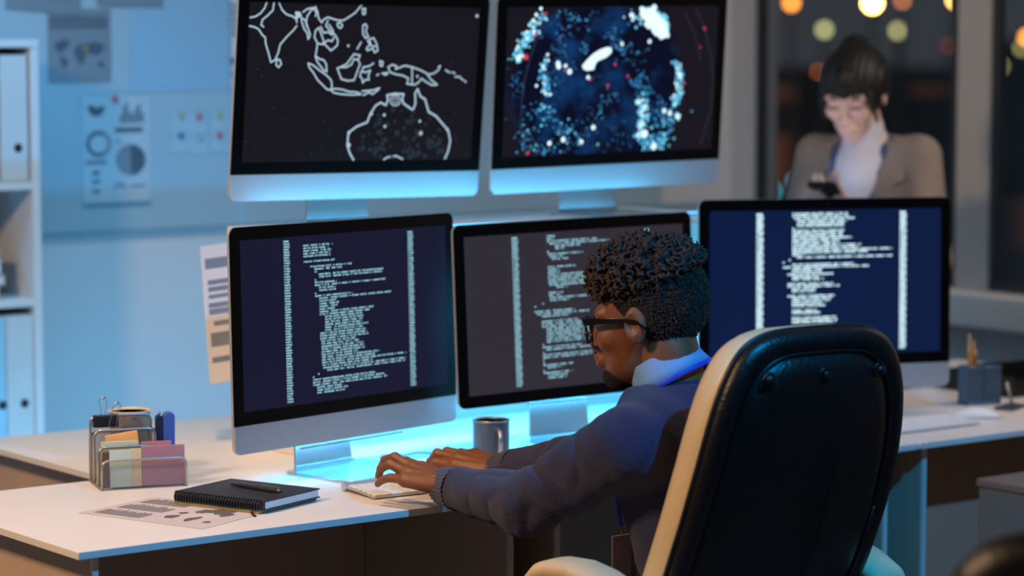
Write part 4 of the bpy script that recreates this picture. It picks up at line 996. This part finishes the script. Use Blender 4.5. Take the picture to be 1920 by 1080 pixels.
MB().tube([(0, .24, .08), (0, .24, .41)], .025, 14).build('gas_column', M_BLACKP, c2)
for i in range(5):
    a = 2*math.pi*i/5; MB().tube([(0, .24, .09), (.28*math.cos(a), .24+.28*math.sin(a), .06)], .018, 8).build('base_spoke', M_BLACKP, c2, smooth=True)
    MB().tube([(.28*math.cos(a)-.015, .24+.28*math.sin(a), .028), (.28*math.cos(a)+.015, .24+.28*math.sin(a), .028)], .027, 14).build('caster', M_BLACKP, c2)
#@@MAN
# ------------------------------------------------------------------ people
def head_sdf(lips=1., jaw=1., nose=1.):
    def fn(X, Y, Z):
        Ya = np.abs(Y)
        d = ell(X, Y, Z, (-.018, 0, .032), (.094, .076, .086))
        d = smin(d, ell(X, Y, Z, (.030, 0, -.022), (.056, .060*jaw, .082)), .03)
        d = smin(d, ell(X, Y, Z, (.032, 0, -.070), (.048, .046*jaw, .036)), .02)
        d = smin(d, ell(X, Y, Z, (.070, 0, -.094), (.018, .02, .015)), .02)
        d = smin(d, cone(X, Ya, Z, (.082, .006, .022), (.066, .046, .022), .009, .010), .014)
        d = smin(d, ell(X, Ya, Z, (.060, .042, -.022), (.020, .018, .016)), .02)
        d = smax(d, -ell(X, Ya, Z, (.094, .031, .002), (.013, .017, .011)), .012)
        d = smin(d, ell(X, Ya, Z, (.072, .031, .001), (.0135, .014, .012)), .004)
        d = smin(d, cone(X, Y, Z, (.086, 0, .012), (.106*nose+.002, 0, -.028), .0065, .0105), .009)
        d = smin(d, ell(X, Ya, Z, (.095, .013, -.033), (.011, .008, .0075)), .006)
        d = smin(d, ell(X, Y, Z, (.086, 0, -.060), (.016, .028, .018)), .012)
        d = smin(d, ell(X, Y, Z, (.0975, 0, -.0545), (.0065*lips, .020, .0055*lips)), .004)
        d = smin(d, ell(X, Y, Z, (.0955, 0, -.0675), (.0065*lips, .017, .0065*lips)), .004)
        d = smax(d, -ell(X, Y, Z, (.103, 0, -.0608), (.008, .021, .0014)), .002)
        # ears
        e = ell(X, Ya, Z, (-.006, .077, -.004), (.019, .0075, .031), [[.97, -.24, 0], [.24, .97, 0], [0, 0, 1]])
        e = smax(e, -ell(X, Ya, Z, (-.002, .084, .002), (.0105, .0065, .018)), .004)
        d = smin(d, e, .005)
        return d
    return fn
def hand_sdf(s, curl, spread=0., arch_=None):
    # local frame: origin wrist, x to the fingertips, y to the left, z back of hand; s = side of the thumb
    ys = [s*.026, s*.008, -s*.0105, -s*.028]; kx = [.088, .092, .088, .080]; kz = [.003, .006, .004, -.001]
    lens = [(.043, .026, .021), (.048, .029, .022), (.044, .027, .021), (.034, .021, .018)]; rr = [.0090, .0092, .0088, .0078]
    chains = []
    for i in range(4):
        p = np.array([kx[i], ys[i], kz[i]], float); c = [p.copy()]; a = 0; sp = math.radians(spread*(1.5-i)*s)
        for j in range(3):
            a += math.radians(curl[i][j]); L_ = lens[i][j]
            p = p+L_*np.array([math.cos(a)*math.cos(sp), math.cos(a)*math.sin(sp), -math.sin(a)]); c.append(p.copy())
        chains.append((c, rr[i]))
    th = curl[4]
    def fn(X, Y, Z):
        pm = cone(X, Y, Z, (-.05, 0, 0), (.012, 0, 0), .0265, .025)
        pm = np.sqrt((X*0)**2+0)+smax(pm, np.abs(Z)-.022, .01)
        for i in range(4):
            pm = smin(pm, cone(X, Y, Z, (.012, ys[i]*.55, -.001), (kx[i], ys[i], kz[i]-.002), .0155, .0115), .010)
            pm = smin(pm, cone(X, Y, Z, (.03, ys[i]*.7, .009), (kx[i], ys[i], kz[i]+.004), .003, .0062), .006)
        pm = smin(pm, ell(X, Y, Z, (.035, s*.024, -.010), (.032, .015, .015)), .012)
        fg = None
        for c, r in chains:
            d = cone(X, Y, Z, c[0], c[1], r*1.1, r*.98)
            d = smin(d, cone(X, Y, Z, c[1], c[2], r*1.0, r*.88), .003)
            d = smin(d, cone(X, Y, Z, c[2], c[3]-(c[3]-c[2])*.15, r*.88, r*.76), .003)
            fg = d if fg is None else np.minimum(fg, d)
        d = smin(pm, fg, .007)
        t0, t1, t2, t3 = [np.array(q, float)*np.array([1, s, 1]) for q in th]
        t = cone(X, Y, Z, t0, t1, .014, .0115); t = smin(t, cone(X, Y, Z, t1, t2, .0110, .0098), .004); t = smin(t, cone(X, Y, Z, t2, t3, .0096, .0078), .004)
        return smin(d, t, .009)
    return fn, chains
def place_np(fn, lo, hi, h, M3, loc, s=1.):
    v, f = nets(fn, lo, hi, h); return xf(v, M3, loc, s), f
# --- seated man
cn = (-.47, .20, .857); fx = (-.92, .39, 0)
CC = Vector((.266, 4.685, 1.066))
cnv = Vector(cn).normalized()
HP = Vector((.237, 4.690, 1.136)); HF = Vector((-.92, .39, -.14)); HS = 1.0
FM = frame(HF)
NK = Vector((.278, 4.675, 1.00))
SL, EL, WL = (.200, 4.530, .940), (.030, 4.715, .806), (-.106, 4.920, .799)
SR, ER, WR = (.322, 4.875, .955), (.150, 4.985, .840), (-.004, 5.138, .796)
man = root('person', (.40, 4.58, 0), 0, 'man in a navy sweater and black glasses seated at the desk, typing', 'person')
MO = np.array([.40, 4.58, 0.])
def loc_(v): return v-MO
parts = []
hv, hf = nets(head_sdf(1.05, 1., .95), (-.125, -.1, -.12), (.125, .1, .13), .0030)
parts.append((loc_(xf(hv, FM, HP, HS)), hf))
hinv = FM.transposed()
nb = HP+FM @ Vector((-.030, 0, -.045))
def body_fn(X, Y, Z):
    d = cone(X, Y, Z, tuple(nb), (NK.x+.012, NK.y-.005, NK.z-.02), .056, .062)
    d = smin(d, cone(X, Y, Z, (.235, 4.60, .95), (.30, 4.82, .955), .06, .06), .05)
    d = smin(d, cone(X, Y, Z, (.285, 4.68, .90), (.37, 4.60, .68), .10, .10), .06)
    d = smin(d, cone(X, Y, Z, (.36, 4.53, .58), (.44, 4.62, .58), .10, .10), .05)
    for a, b, c in ((SL, EL, WL), (SR, ER, WR)):
        d = smin(d, cone(X, Y, Z, a, b, .048, .036), .02); d = smin(d, cone(X, Y, Z, b, c, .038, .026), .015)
    return d
bv, bf = nets(body_fn, (-.22, 4.35, .42), (.62, 5.25, 1.12), .010); parts.append((loc_(bv), bf))
def legs_fn(X, Y, Z):
    d = None
    for h_, k_, a_, t_ in (((.36, 4.53, .56), (.02, 4.86, .52), (.03, 4.88, .11), (-.08, 4.99, .05)), ((.44, 4.63, .56), (.17, 5.0, .52), (.20, 5.02, .11), (.10, 5.13, .05))):
        e = cone(X, Y, Z, h_, k_, .082, .058); e = smin(e, cone(X, Y, Z, k_, a_, .056, .038), .03)
        d = e if d is None else np.minimum(d, e)
    return d
# hands
cl = [(-2, 42, 38), (-14, 38, 30), (-12, 42, 34), (4, 18, 20), [(.022, .022, -.008), (.052, .044, -.020), (.078, .046, -.032), (.098, .040, -.042)]]
fnL, chL = hand_sdf(-1, cl, 3.)
ML = frame((-.75, .65, .10), (-.12, -.16, 1))
WLh = Vector((-.118, 4.932, .805))
parts_h = nets(fnL, (-.06, -.07, -.09), (.19, .06, .05), .0021)
parts.append((loc_(xf(parts_h[0], ML, WLh, 1.05)), parts_h[1]))
cr_ = [(4, 50, 40), (0, 52, 38), (4, 50, 38), (10, 44, 34), [(.020, .024, -.010), (.050, .046, -.022), (.080, .044, -.032), (.100, .032, -.040)]]
fnR, chR = hand_sdf(1, cr_, 2.)
MR = frame((-.80, .50, .13), (-.20, -.34, 1))
WRh = Vector((-.018, 5.150, .795))
ph_ = nets(fnR, (-.06, -.06, -.1), (.19, .075, .05), .0021)
parts.append((loc_(xf(ph_[0], MR, WRh, 1.05)), ph_[1]))
mesh_from('body', parts, M_SKIN, man)
# eyes, brows, lips
def headobj(name, fn, lo, hi, h, m, FMx, HPx, s, parent, off, label=None):
    v, f = nets(fn, lo, hi, h)
    return mesh_from(name, [(xf(v, FMx, HPx, s)-off, f)], m, parent, label)
M_EYE = mat('eye_white', (190, 180, 172), .2); M_IRIS = mat('iris', (30, 18, 12), .15)
for sy in (-1, 1):
    e = MB().ball((.0765, sy*.031, .001), .0105, 14, M=Matrix.Translation(HP-Vector(MO)) @ FM.to_4x4() @ Matrix.Scale(HS, 4)).build('eye', M_EYE, man, smooth=True)
headobj('hair_fade', lambda X, Y, Z: smax(smax(ell(X, Y, Z, (-.021, 0, .033), (.0965, .0785, .090)), -(Z+.062+.30*(X+.03)), .004), -smin(smin(ell(X, np.abs(Y), Z, (.070, .03, -.01), (.052, .055, .062)), ell(X, np.abs(Y), Z, (-.006, .080, -.006), (.022, .02, .036)), .01), ell(X, np.abs(Y), Z, (.020, .08, -.055), (.030, .03, .05)), .01), .003),
        (-.135, -.09, -.09), (.09, .09, .14), .0030, M_HAIRS, FM, HP, HS, man, MO, 'short faded hair on the back and sides')
headobj('beard', lambda X, Y, Z: smax(smin(ell(X, Y, Z, (.062, 0, -.091), (.032, .033, .026)), cone(X, np.abs(Y), Z, (.101, .004, -.0485), (.090, .024, -.056), .0038, .003), .002), -ell(X, Y, Z, (.094, 0, -.062), (.018, .022, .0145)), .003),
        (0, -.06, -.13), (.12, .06, -.03), .0025, M_HAIRS, FM, HP, HS, man, MO)
# curly top: base cap plus many little twists
def cap_fn(X, Y, Z):
    d = ell(X, Y, Z, (-.010, 0, .084), (.097, .082, .056))
    d = smin(d, ell(X, Y, Z, (-.055, 0, .055), (.052, .066, .058)), .02)
    d = smax(d, -(Z-.052+.28*(X-.02)), .01)
    return d+.0025*np.sin(X*310+2*np.sin(Y*230))*np.sin(Y*290+Z*120)*np.sin(Z*300)
rng = random.Random(21)
mb = MB()
M4 = Matrix.Translation(HP-Vector(MO)) @ FM.to_4x4() @ Matrix.Scale(HS, 4)
cv, cf = nets(cap_fn, (-.135, -.10, .0), (.10, .10, .17), .0035)
fmid = cv[cf].mean(1); nrm = np.cross(cv[cf[:, 1]]-cv[cf[:, 0]], cv[cf[:, 2]]-cv[cf[:, 0]])
for k in range(1500):
    i = rng.randrange(len(fmid)); p = Vector(fmid[i]); n_ = Vector(nrm[i])
    if n_.length < 1e-9: continue
    n_.normalize()
    if n_.dot(p-Vector((-.012, 0, .05))) < 0: n_ = -n_
    if p.z < .055-.28*(p.x-.02) and rng.random() < .9: continue
    d_ = (n_*.8+Vector((rng.gauss(0, .35), rng.gauss(0, .35), .25+rng.gauss(0, .3)))).normalized()
    L_ = rng.uniform(.012, .027); sd = d_.orthogonal().normalized(); sd2 = d_.cross(sd); ph0 = rng.random()*6.28; pts = []
    for j in range(8):
        a = j/7; w_ = .0042*(.4+a); an = ph0+a*7.5
        pts.append(p-d_*.003+d_*L_*a+sd*math.cos(an)*w_+sd2*math.sin(an)*w_)
    mb.tube(pts, [.0030]*6+[.0024, .0012], 5, M4)
fv, ff_ = nets(lambda X, Y, Z: ell(X, Y, Z, (-.021, 0, .033), (.0965, .0785, .090)), (-.135, -.09, -.09), (.09, .09, .14), .006)
fm = fv[ff_].mean(1)
for k in range(5200):
    i = rng.randrange(len(fm)); p = Vector(fm[i])
    hl = p.z+.062+.30*(p.x+.03)
    if hl < .004+.004*rng.random() or p.z > .075 or (p.x > .012+.02*rng.random() and p.z < .05) or (p.x > -.03 and p.z < .035 and abs(p.y) > .05): continue
    n_ = (p-Vector((-.02, 0, .03))).normalized()
    d_ = (n_+Vector((rng.gauss(0, .6), rng.gauss(0, .6), rng.gauss(0, .6)))).normalized(); L_ = .003+.006*max(0, min(1, hl/.12))*rng.random()
    sd = d_.orthogonal().normalized()
    mb.tube([p-n_*.002, p+d_*L_*.5+sd*.0012, p+d_*L_], [.0016, .0016, .0007], 4, M4)
hair = mb.build('hair', M_HAIR, man, smooth=True)
mesh_from('hair_base', [(xf(cv, FM, HP, HS)-MO, cf)], M_HAIRS, hair)
# sweater
def fold(ph, amp): return amp*((1-np.abs(np.sin(ph)))**2-.25)
def sweat_fn(X, Y, Z):
    d = cone(X, Y, Z, (.238, 4.585, .940), (.315, 4.83, .950), .080, .080)
    d = smin(d, cone(X, Y, Z, (.290, 4.665, .985), (.31, 4.68, .975), .068, .07), .05)
    d = smin(d, cone(X, Y, Z, (.290, 4.66, .90), (.350, 4.61, .70), .120, .122), .06)
    d = smin(d, cone(X, Y, Z, (.36, 4.56, .60), (.43, 4.60, .58), .118, .118), .05)
    n1 = np.sin(X*38+2.2*np.sin(Z*31))*np.sin(Y*35+1.5*np.sin(X*27))
    for (a, b, c), fr in (((SL, EL, WL), 1.), ((SR, ER, WR), .8)):
        a_ = np.array(a); b_ = np.array(b); c_ = np.array(c)
        u_ = cone(X, Y, Z, a, b, .069, .056)
        ta = ((X-a_[0])*(b_-a_)[0]+(Y-a_[1])*(b_-a_)[1]+(Z-a_[2])*(b_-a_)[2])/float((b_-a_)@(b_-a_))
        u_ = u_+fold(ta*7+(Z*1.3-Y*.6)*26+1.6*np.sin(X*31+Z*20), .0105*fr)*np.clip(ta*1.3+.1, 0, 1)
        l_ = cone(X, Y, Z, b, c, .056, .0385)
        tb = ((X-b_[0])*(c_-b_)[0]+(Y-b_[1])*(c_-b_)[1]+(Z-b_[2])*(c_-b_)[2])/float((c_-b_)@(c_-b_))
        l_ = l_+fold(tb*3+(Z*1.6+Y*.5)*26+1.7*np.sin(X*27+Z*30), .0075*fr)*np.clip(1.1-tb*1.3, .12, 1)
        l_ = smax(l_, (tb-1.0)*float(np.linalg.norm(c_-b_)), .004)
        d = smin(d, smin(u_, l_, .018), .022)
    d = d+.0028*n1
    # neck opening
    d = smax(d, -cone(X, Y, Z, tuple(CC-cnv*.065), tuple(CC+cnv*.10), .060, .104), .006)
    return d
sv, sf = nets(sweat_fn, (-.24, 4.33, .44), (.60, 5.28, 1.12), .0058)
sweater = mesh_from('sweater', [(loc_(sv), sf)], M_SWEAT, man)
M_RIB = mat('navy_rib', (42, 46, 82), .9, bump=.5, bscale=500, sheen=.3)
for b, c in ((EL, WL), (ER, WR)):
    b, c = Vector(b), Vector(c); d_ = (c-b).normalized(); loops = []; n_ = 120
    a1 = d_.orthogonal().normalized(); a2 = d_.cross(a1)
    for (tt, rr_) in ((-.016, .041), (-.006, .0405), (.006, .038), (.020, .0365), (.034, .0355), (.040, .0345), (.041, .031), (.036, .029)):
        p = c+d_*tt-Vector(MO)
        loops.append([p+(a1*math.cos(2*math.pi*j/n_)+a2*math.sin(2*math.pi*j/n_))*(rr_+.0010*(1 if j % 4 < 2 else -1)) for j in range(n_)])
    MB().loft(loops, False).build('cuff', M_RIB, sweater, smooth=True)
# shoulder seam
mb = MB(); ctr = Vector((.222, 4.563, .965)); ax = (Vector(SL)-Vector(EL)).normalized(); ax = Vector((-.42, -.83, -.10)).normalized()
# trousers and shoes
tv, tf = nets(legs_fn, (-.16, 4.40, .06), (.56, 5.14, .68), .009); mesh_from('trousers', [(loc_(tv), tf)], M_TROUS, man)
def shoe_fn(X, Y, Z):
    d = None
    for a_, t_ in (((.045, 4.865, .055), (-.09, 5.0, .035)), ((.215, 5.005, .055), (.09, 5.14, .035))):
        e = cone(X, Y, Z, a_, t_, .042, .034); d = e if d is None else np.minimum(d, e)
    return smax(d, -(Z-.006), .004)
tv, tf = nets(shoe_fn, (-.15, 4.8, -.01), (.28, 5.2, .12), .006); mesh_from('shoes', [(loc_(tv), tf)], M_BLEATH, man)
# shirt collar
def ring(c, n_, r1, r2, xdir, k=40):
    n_ = Vector(n_).normalized(); x_ = (Vector(xdir)-n_*Vector(xdir).dot(n_)).normalized(); y_ = n_.cross(x_)
    return [Vector(c)+x_*r1*math.cos(2*math.pi*j/k)+y_*r2*math.sin(2*math.pi*j/k)-Vector(MO) for j in range(k)]
loops = [ring(CC+cnv*-.030, cn, .064, .064, fx), ring(CC+cnv*.006, cn, .0605, .0605, fx), ring(CC+cnv*.010, cn, .062, .062, fx), ring(CC+cnv*.006, cn, .064, .064, fx), ring(CC+cnv*-.020, cn, .070, .070, fx), ring(CC+cnv*-.040, cn, .077, .077, fx), ring(CC+cnv*-.040, cn, .074, .074, fx)]
MB().loft(loops, False).build('shirt_collar', M_SHIRT, man, smooth=True)
# lanyard and badge
ly = root('lanyard', (.40, 4.58, 0), 0, 'blue neck ribbon under the man\'s shirt collar, with a badge', 'lanyard')
loops = [ring(CC+cnv*-.036, cn, .0785, .0785, fx), ring(CC+cnv*-.045, cn, .083, .083, fx), ring(CC+cnv*-.045, cn, .081, .081, fx), ring(CC+cnv*-.036, cn, .0765, .0765, fx)]
mb = MB(); mb.loft(loops+[loops[0]], False); mb.build('neck_ribbon', M_LANY, ly, smooth=True)
BP = Vector(((1167-960)/5028*4.72, 4.72, 0)); 
bt = Vector((.196, 4.735, .752))
MB().tube([Vector((.200, 4.752, .97))-Vector(MO), Vector((.182, 4.762, .88))-Vector(MO), Vector((.188, 4.742, .80))-Vector(MO), bt+Vector((0, 0, .01))-Vector(MO)], .004, 6).build('front_ribbon', M_LANY, ly)
cdm = Matrix.Translation(bt-Vector(MO)) @ Matrix.Rotation(R(38), 4, 'Z')
MB().tube([(0, 0, .012), (.003, 0, .004), (0, 0, -.004)], .003, 8, cdm).build('clip', mat('brass', (200, 165, 90), .3, .9), ly, smooth=True)
MB().box(-.022, .022, -.002, .002, -.100, -.006, cdm).build('badge', mat('rose_card', (236, 200, 190), .45), ly, bevel=.001)
MB().box(.0225, .034, -.0015, .0015, -.100, -.012, cdm).build('badge_sleeve', mat('grey_sleeve', (150, 140, 146), .4), ly)
# glasses
gl = root('eyeglasses', (.40, 4.58, 0), 0, 'thick black framed glasses on the seated man\'s face', 'glasses')
mb = MB()
for sy in (-1, 1):
    c_ = (.104, sy*.033, .000); pts = []
    for j in range(29):
        a = 2*math.pi*j/28; pts.append((.104-.012*(abs(math.cos(a)*.027+sy*.0)/.027)*(1 if math.cos(a)*sy > 0 else 0), c_[1]+.0265*math.copysign(abs(math.cos(a))**.75, math.cos(a)), -.004+.0225*math.copysign(abs(math.sin(a))**.75, math.sin(a))))
    mb.tube(pts, .0027, 8, M4)
mb.tube([(.104, -.008, .006), (.107, 0, .009), (.104, .008, .006)], .0026, 8, M4)
for sy in (-1, 1): mb.tube([(.101, sy*.012, .0155), (.103, sy*.03, .0185), (.100, sy*.048, .0175), (.092, sy*.063, .014)], .0040, 8, M4)
mb.build('frame', M_GLASSF, gl, smooth=True)
for sy in (-1, 1):
    L_ = []
    for xx, yy, zz, h_ in ((.094, .0635, .013, .0065), (.07, .073, .0125, .006), (.04, .0785, .011, .0052), (.008, .081, .009, .0042), (-.012, .082, .004, .0038), (-.028, .081, -.010, .003)):
        L_.append([(xx, sy*yy-sy*.0012, zz-h_), (xx, sy*yy+sy*.0018, zz-h_), (xx, sy*yy+sy*.0018, zz+h_), (xx, sy*yy-sy*.0012, zz+h_)])
    MB().loft(L_, True, M4).build('temple_arm', M_GLASSF, gl, bevel=.0008)
    pts = [(.1035, sy*.033+.0255*math.cos(2*math.pi*j/24), -.004+.0215*math.sin(2*math.pi*j/24)) for j in range(24)]
    MB().loft([pts, [(p_[0]-.0012, p_[1], p_[2]) for p_ in pts]], True, M4).build('lens', M_LENS, gl)
#@@WOMAN
# --- standing woman
WS = Vector((.945, 7.08, 0)); WO = np.array(WS)
wm = root('person', WS, 0, 'woman in a taupe blazer standing by the window, looking down at a phone', 'person')
WH = Vector((.893, 7.015, 1.485)); WF = Vector((-.40, -.83, -.44)); WFM = frame(WF); WSc = 1.0
parts = []
hv, hf = nets(head_sdf(.95, .93, .93), (-.125, -.1, -.12), (.125, .1, .13), .0036); parts.append((xf(hv, WFM, WH, WSc)-WO, hf))
wSL, wEL, wWL = (1.068, 7.035, 1.318), (1.088, 6.94, 1.06), (.890, 6.84, 1.170)
wSR, wER, wWR = (.815, 7.14, 1.318), (.745, 7.03, 1.07), (.735, 6.87, 1.170)
wnb = WH+WFM @ Vector((-.03, 0, -.05))
def wbody(X, Y, Z):
    d = cone(X, Y, Z, tuple(wnb), (.94, 7.09, 1.34), .047, .052)
    d = smin(d, cone(X, Y, Z, (.86, 7.12, 1.31), (1.02, 7.05, 1.31), .05, .05), .04)
    d = smin(d, cone(X, Y, Z, (.94, 7.08, 1.25), (.95, 7.09, .95), .10, .10), .05)
    for a, b, c in ((wSL, wEL, wWL), (wSR, wER, wWR)):
        d = smin(d, cone(X, Y, Z, a, b, .04, .032), .02); d = smin(d, cone(X, Y, Z, b, c, .032, .022), .012)
    return d
v_, f_ = nets(wbody, (.55, 6.72, .8), (1.25, 7.3, 1.52), .011); parts.append((v_-WO, f_))
hc = [(15, 35, 25), (20, 45, 30), (25, 50, 30), (30, 50, 30), [(.020, .022, .0), (.045, .038, .012), (.068, .034, .020), (.086, .022, .022)]]
PH = Vector((.800, 6.800, 1.232))
for s_, wr, tgt, up in ((-1, wWL, PH+Vector((.03, 0, -.01)), (.3, -.1, -1.)), (1, wWR, PH+Vector((-.03, 0, -.01)), (-.3, -.1, -1.))):
    fnH, _ = hand_sdf(s_, hc, 2.); f0 = Vector(tgt)-Vector(wr)
    hvv, hff = nets(fnH, (-.05, -.075, -.11), (.19, .075, .05), .0032)
    Mh = frame(f0, up); parts.append((xf(hvv, Mh, Vector(wr)-f0.normalized()*-.01, .84)-WO, hff))
mesh_from('body', parts, M_SKINL, wm)
W4 = Matrix.Translation(WH-WS) @ WFM.to_4x4() @ Matrix.Scale(WSc, 4)
for sy in (-1, 1):
    MB().box(.083, .0885, sy*.031-.013, sy*.031+.013, -.0025, .0008, W4).build('eyelashes', M_HAIRB, wm)
    MB().tube([(.086, sy*.018, .021), (.084, sy*.032, .025), (.074, sy*.046, .021)], .0022, 6, W4).build('eyebrow', M_HAIRB, wm)
MB().ball((.099, 0, -.0545), .0048, 10, (.6, 3.6, .8), M=W4).ball((.0975, 0, -.0670), .0054, 10, (.6, 3.0, .9), M=W4).build('lips', M_LIPR, wm, smooth=True)
def whair(X, Y, Z):
    d = ell(X, Y, Z, (-.020, 0, .030), (.106, .090, .094))
    d = smin(d, ell(X, Y, Z, (-.055, 0, -.01), (.06, .072, .075)), .03)
    face = smin(ell(X, Y, Z, (.100, 0, -.052), (.078, .074, .086)), ell(X, Y, Z, (.06, 0, -.10), (.09, .075, .05)), .01)
    d = smax(d, -face, .008); d = smax(d, -(Z+.085), .02)
    d = smin(d, ell(X, Y, Z, (-.080, -.012, .092), (.040, .040, .036)), .012)
    strands = smin(cone(X, np.abs(Y), Z, (.060, .066, .02), (.052, .071, -.055), .009, .005), ell(X, Y, Z, (-.10, .02, -.05), (.02, .03, .07)), .01)
    d = smin(d, strands, .008)
    return d+.0016*np.sin(Y*420)*np.clip(Z*8+.6, 0, 1)
headobj('hair', whair, (-.15, -.12, -.15), (.12, .12, .17), .0038, M_HAIRB, WFM, WH, WSc, wm, WO)
mb = MB()
for i in range(15):
    y = -.056+.008*i; z0 = .078-abs(y)*.35; zl = .030+.004*math.sin(i*2.3)-abs(y)*.22
    mb.tube([(.052-abs(y)*.3, y*.8, .105-abs(y)*.5), (.080-abs(y)*.42, y*.95, z0-.008), (.094-abs(y)*.42, y, zl)], [.008, .007, .003], 6, W4)
mb.build('fringe', M_HAIRB, wm, smooth=True)
def jacket(X, Y, Z):
    d = cone(X, Y, Z, (.852, 7.125, 1.312), (1.028, 7.045, 1.312), .060, .060)
    d = smin(d, cone(X, Y, Z, (.94, 7.08, 1.24), (.95, 7.085, .80), .128, .145), .05)
    for a, b, c in ((wSL, wEL, wWL), (wSR, wER, wWR)):
        d = smin(d, cone(X, Y, Z, a, b, .060, .052), .02); d = smin(d, cone(X, Y, Z, b, c, .052, .040), .015)
    d = d+.003*np.sin(Z*34+3*np.sin(X*22))*np.sin(X*30+Y*10)
    # open V at the front
    fx_, fy_ = -.40, -.92
    ff = (X-.945)*fx_+(Y-7.08)*fy_; ss = -(X-.945)*fy_*-1+(Y-7.08)*fx_*-1
    ss = (X-.945)*.92-(Y-7.08)*.40
    wdt = .012+.20*np.clip((Z-1.02), 0, .4)
    wedge = np.maximum(np.maximum(np.abs(ss+.012)-wdt, -(ff-.02)), -(Z-1.02))
    d = smax(d, -wedge, .006)
    d = smax(d, -cone(X, Y, Z, (.935, 7.08, 1.33), (.91, 7.04, 1.5), .062, .08), .008)
    return d
v_, f_ = nets(jacket, (.55, 6.75, .62), (1.27, 7.33, 1.42), .0075)
jk = mesh_from('blazer', [(v_-WO, f_)], M_BLAZ, wm)
def turt(X, Y, Z):
    d = cone(X, Y, Z, (.935, 7.07, 1.24), (.945, 7.08, .95), .112, .115)
    d = smin(d, cone(X, Y, Z, (.88, 7.10, 1.29), (1.0, 7.05, 1.29), .058, .058), .04)
    nk = cone(X, Y, Z, (.938, 7.08, 1.30), (wnb.x+.004, wnb.y, wnb.z-.035), .060, .054); nk = smax(nk, (Z-1.418), .006)
    return smin(d, nk, .02)
v_, f_ = nets(turt, (.75, 6.9, .82), (1.13, 7.25, 1.44), .0075); mesh_from('turtleneck', [(v_-WO, f_)], M_TURT, wm)
def wlap(sy):
    mb = MB(); c_ = lambda s_, f_, z: (Vector((.945, 7.08, 0))+Vector((.92, -.40, 0))*s_+Vector((-.40, -.92, 0))*f_+Vector((0, 0, z))-WS)
    pts = [(.070, .045, 1.365), (.086, .090, 1.27), (.050, .128, 1.14), (.004, .142, 1.03), (.030, .140, 1.10), (.105, .105, 1.215), (.098, .090, 1.245), (.128, .075, 1.265), (.100, .050, 1.345)]
    a = [c_(sy*s_-.012, f_, z) for s_, f_, z in pts]; b = [p_+Vector((-.40, -.92, 0))*.005 for p_ in a]
    mb.loft([a, b]); return mb.build('lapel', M_BLAZ, jk)
wlap(1); wlap(-1)
def wleg(X, Y, Z):
    d = cone(X, Y, Z, (.90, 7.10, .86), (1.0, 7.06, .86), .105, .105)
    for h_, k_, a_ in (((.89, 7.10, .82), (.88, 7.08, .46), (.89, 7.10, .09)), ((1.01, 7.06, .82), (1.02, 7.04, .46), (1.02, 7.07, .09))):
        d = smin(d, smin(cone(X, Y, Z, h_, k_, .082, .058), cone(X, Y, Z, k_, a_, .058, .048), .02), .01)
    return d
v_, f_ = nets(wleg, (.75, 6.9, .02), (1.15, 7.25, .98), .011); mesh_from('trousers', [(v_-WO, f_)], M_TROUS, wm)
mb = MB()
for x, y in ((.875, 7.03), (1.005, 7.0)): mb.ball((x-.945, y-7.08, .035), .045, 14, (.9, 2.3, .75))
mb.build('shoes', M_BLEATH, wm, smooth=True)
# her lanyard
wl = root('lanyard', WS, 0, 'slate blue lanyard around the standing woman\'s neck', 'lanyard')
def cw(s_, f_, z): return Vector((.92, -.40, 0))*s_+Vector((-.40, -.92, 0))*f_+Vector((0, 0, z))
mb = MB()
L_ = []
for s_, f_, z in ((.058, .0, 1.375), (.060, .055, 1.345), (.055, .100, 1.28), (.034, .122, 1.19), (.008, .130, 1.09), (-.002, .134, 1.02), (-.012, .130, 1.09), (-.045, .122, 1.19), (-.070, .098, 1.28), (-.068, .055, 1.345), (-.060, .0, 1.375), (0, -.055, 1.395), (.058, .0, 1.375)):
    c0 = cw(s_-.006, f_, z); L_.append([c0+cw(-.007, .0, .0), c0+cw(.007, .0, .0), c0+cw(.007, .003, .0), c0+cw(-.007, .003, .0)])
mb.loft(L_, False).build('neck_ribbon', mat('slate_ribbon', (72, 92, 140), .6), wl)
# phone
ph = root('smartphone', PH, 0, 'dark smartphone held in the standing woman\'s hands', 'phone')
Mp = frame((-.25, -.62, .35), (0, 0, 1)).to_4x4()
pq = Matrix.Rotation(R(-20), 4, 'Z') @ Matrix.Rotation(R(-28), 4, 'X')
MB().slab([(p_[0], p_[1]) for p_ in rrect(-.038, .038, -.075, .075, .010)], -.004, .004, pq).build('case', M_BLACKP, ph, bevel=.001)
MB().slab([(p_[0], p_[1]) for p_ in rrect(-.034, .034, -.070, .070, .006)], .0041, .0046, pq).build('screen', emit('phone_glow', (190, 205, 255), .7), ph)
lamp('phone_light', 'AREA', PH+Vector((.0, .02, .055)), WH+Vector((0, 0, -.03)), .16, (.88, .84, 1.), .06, .12)
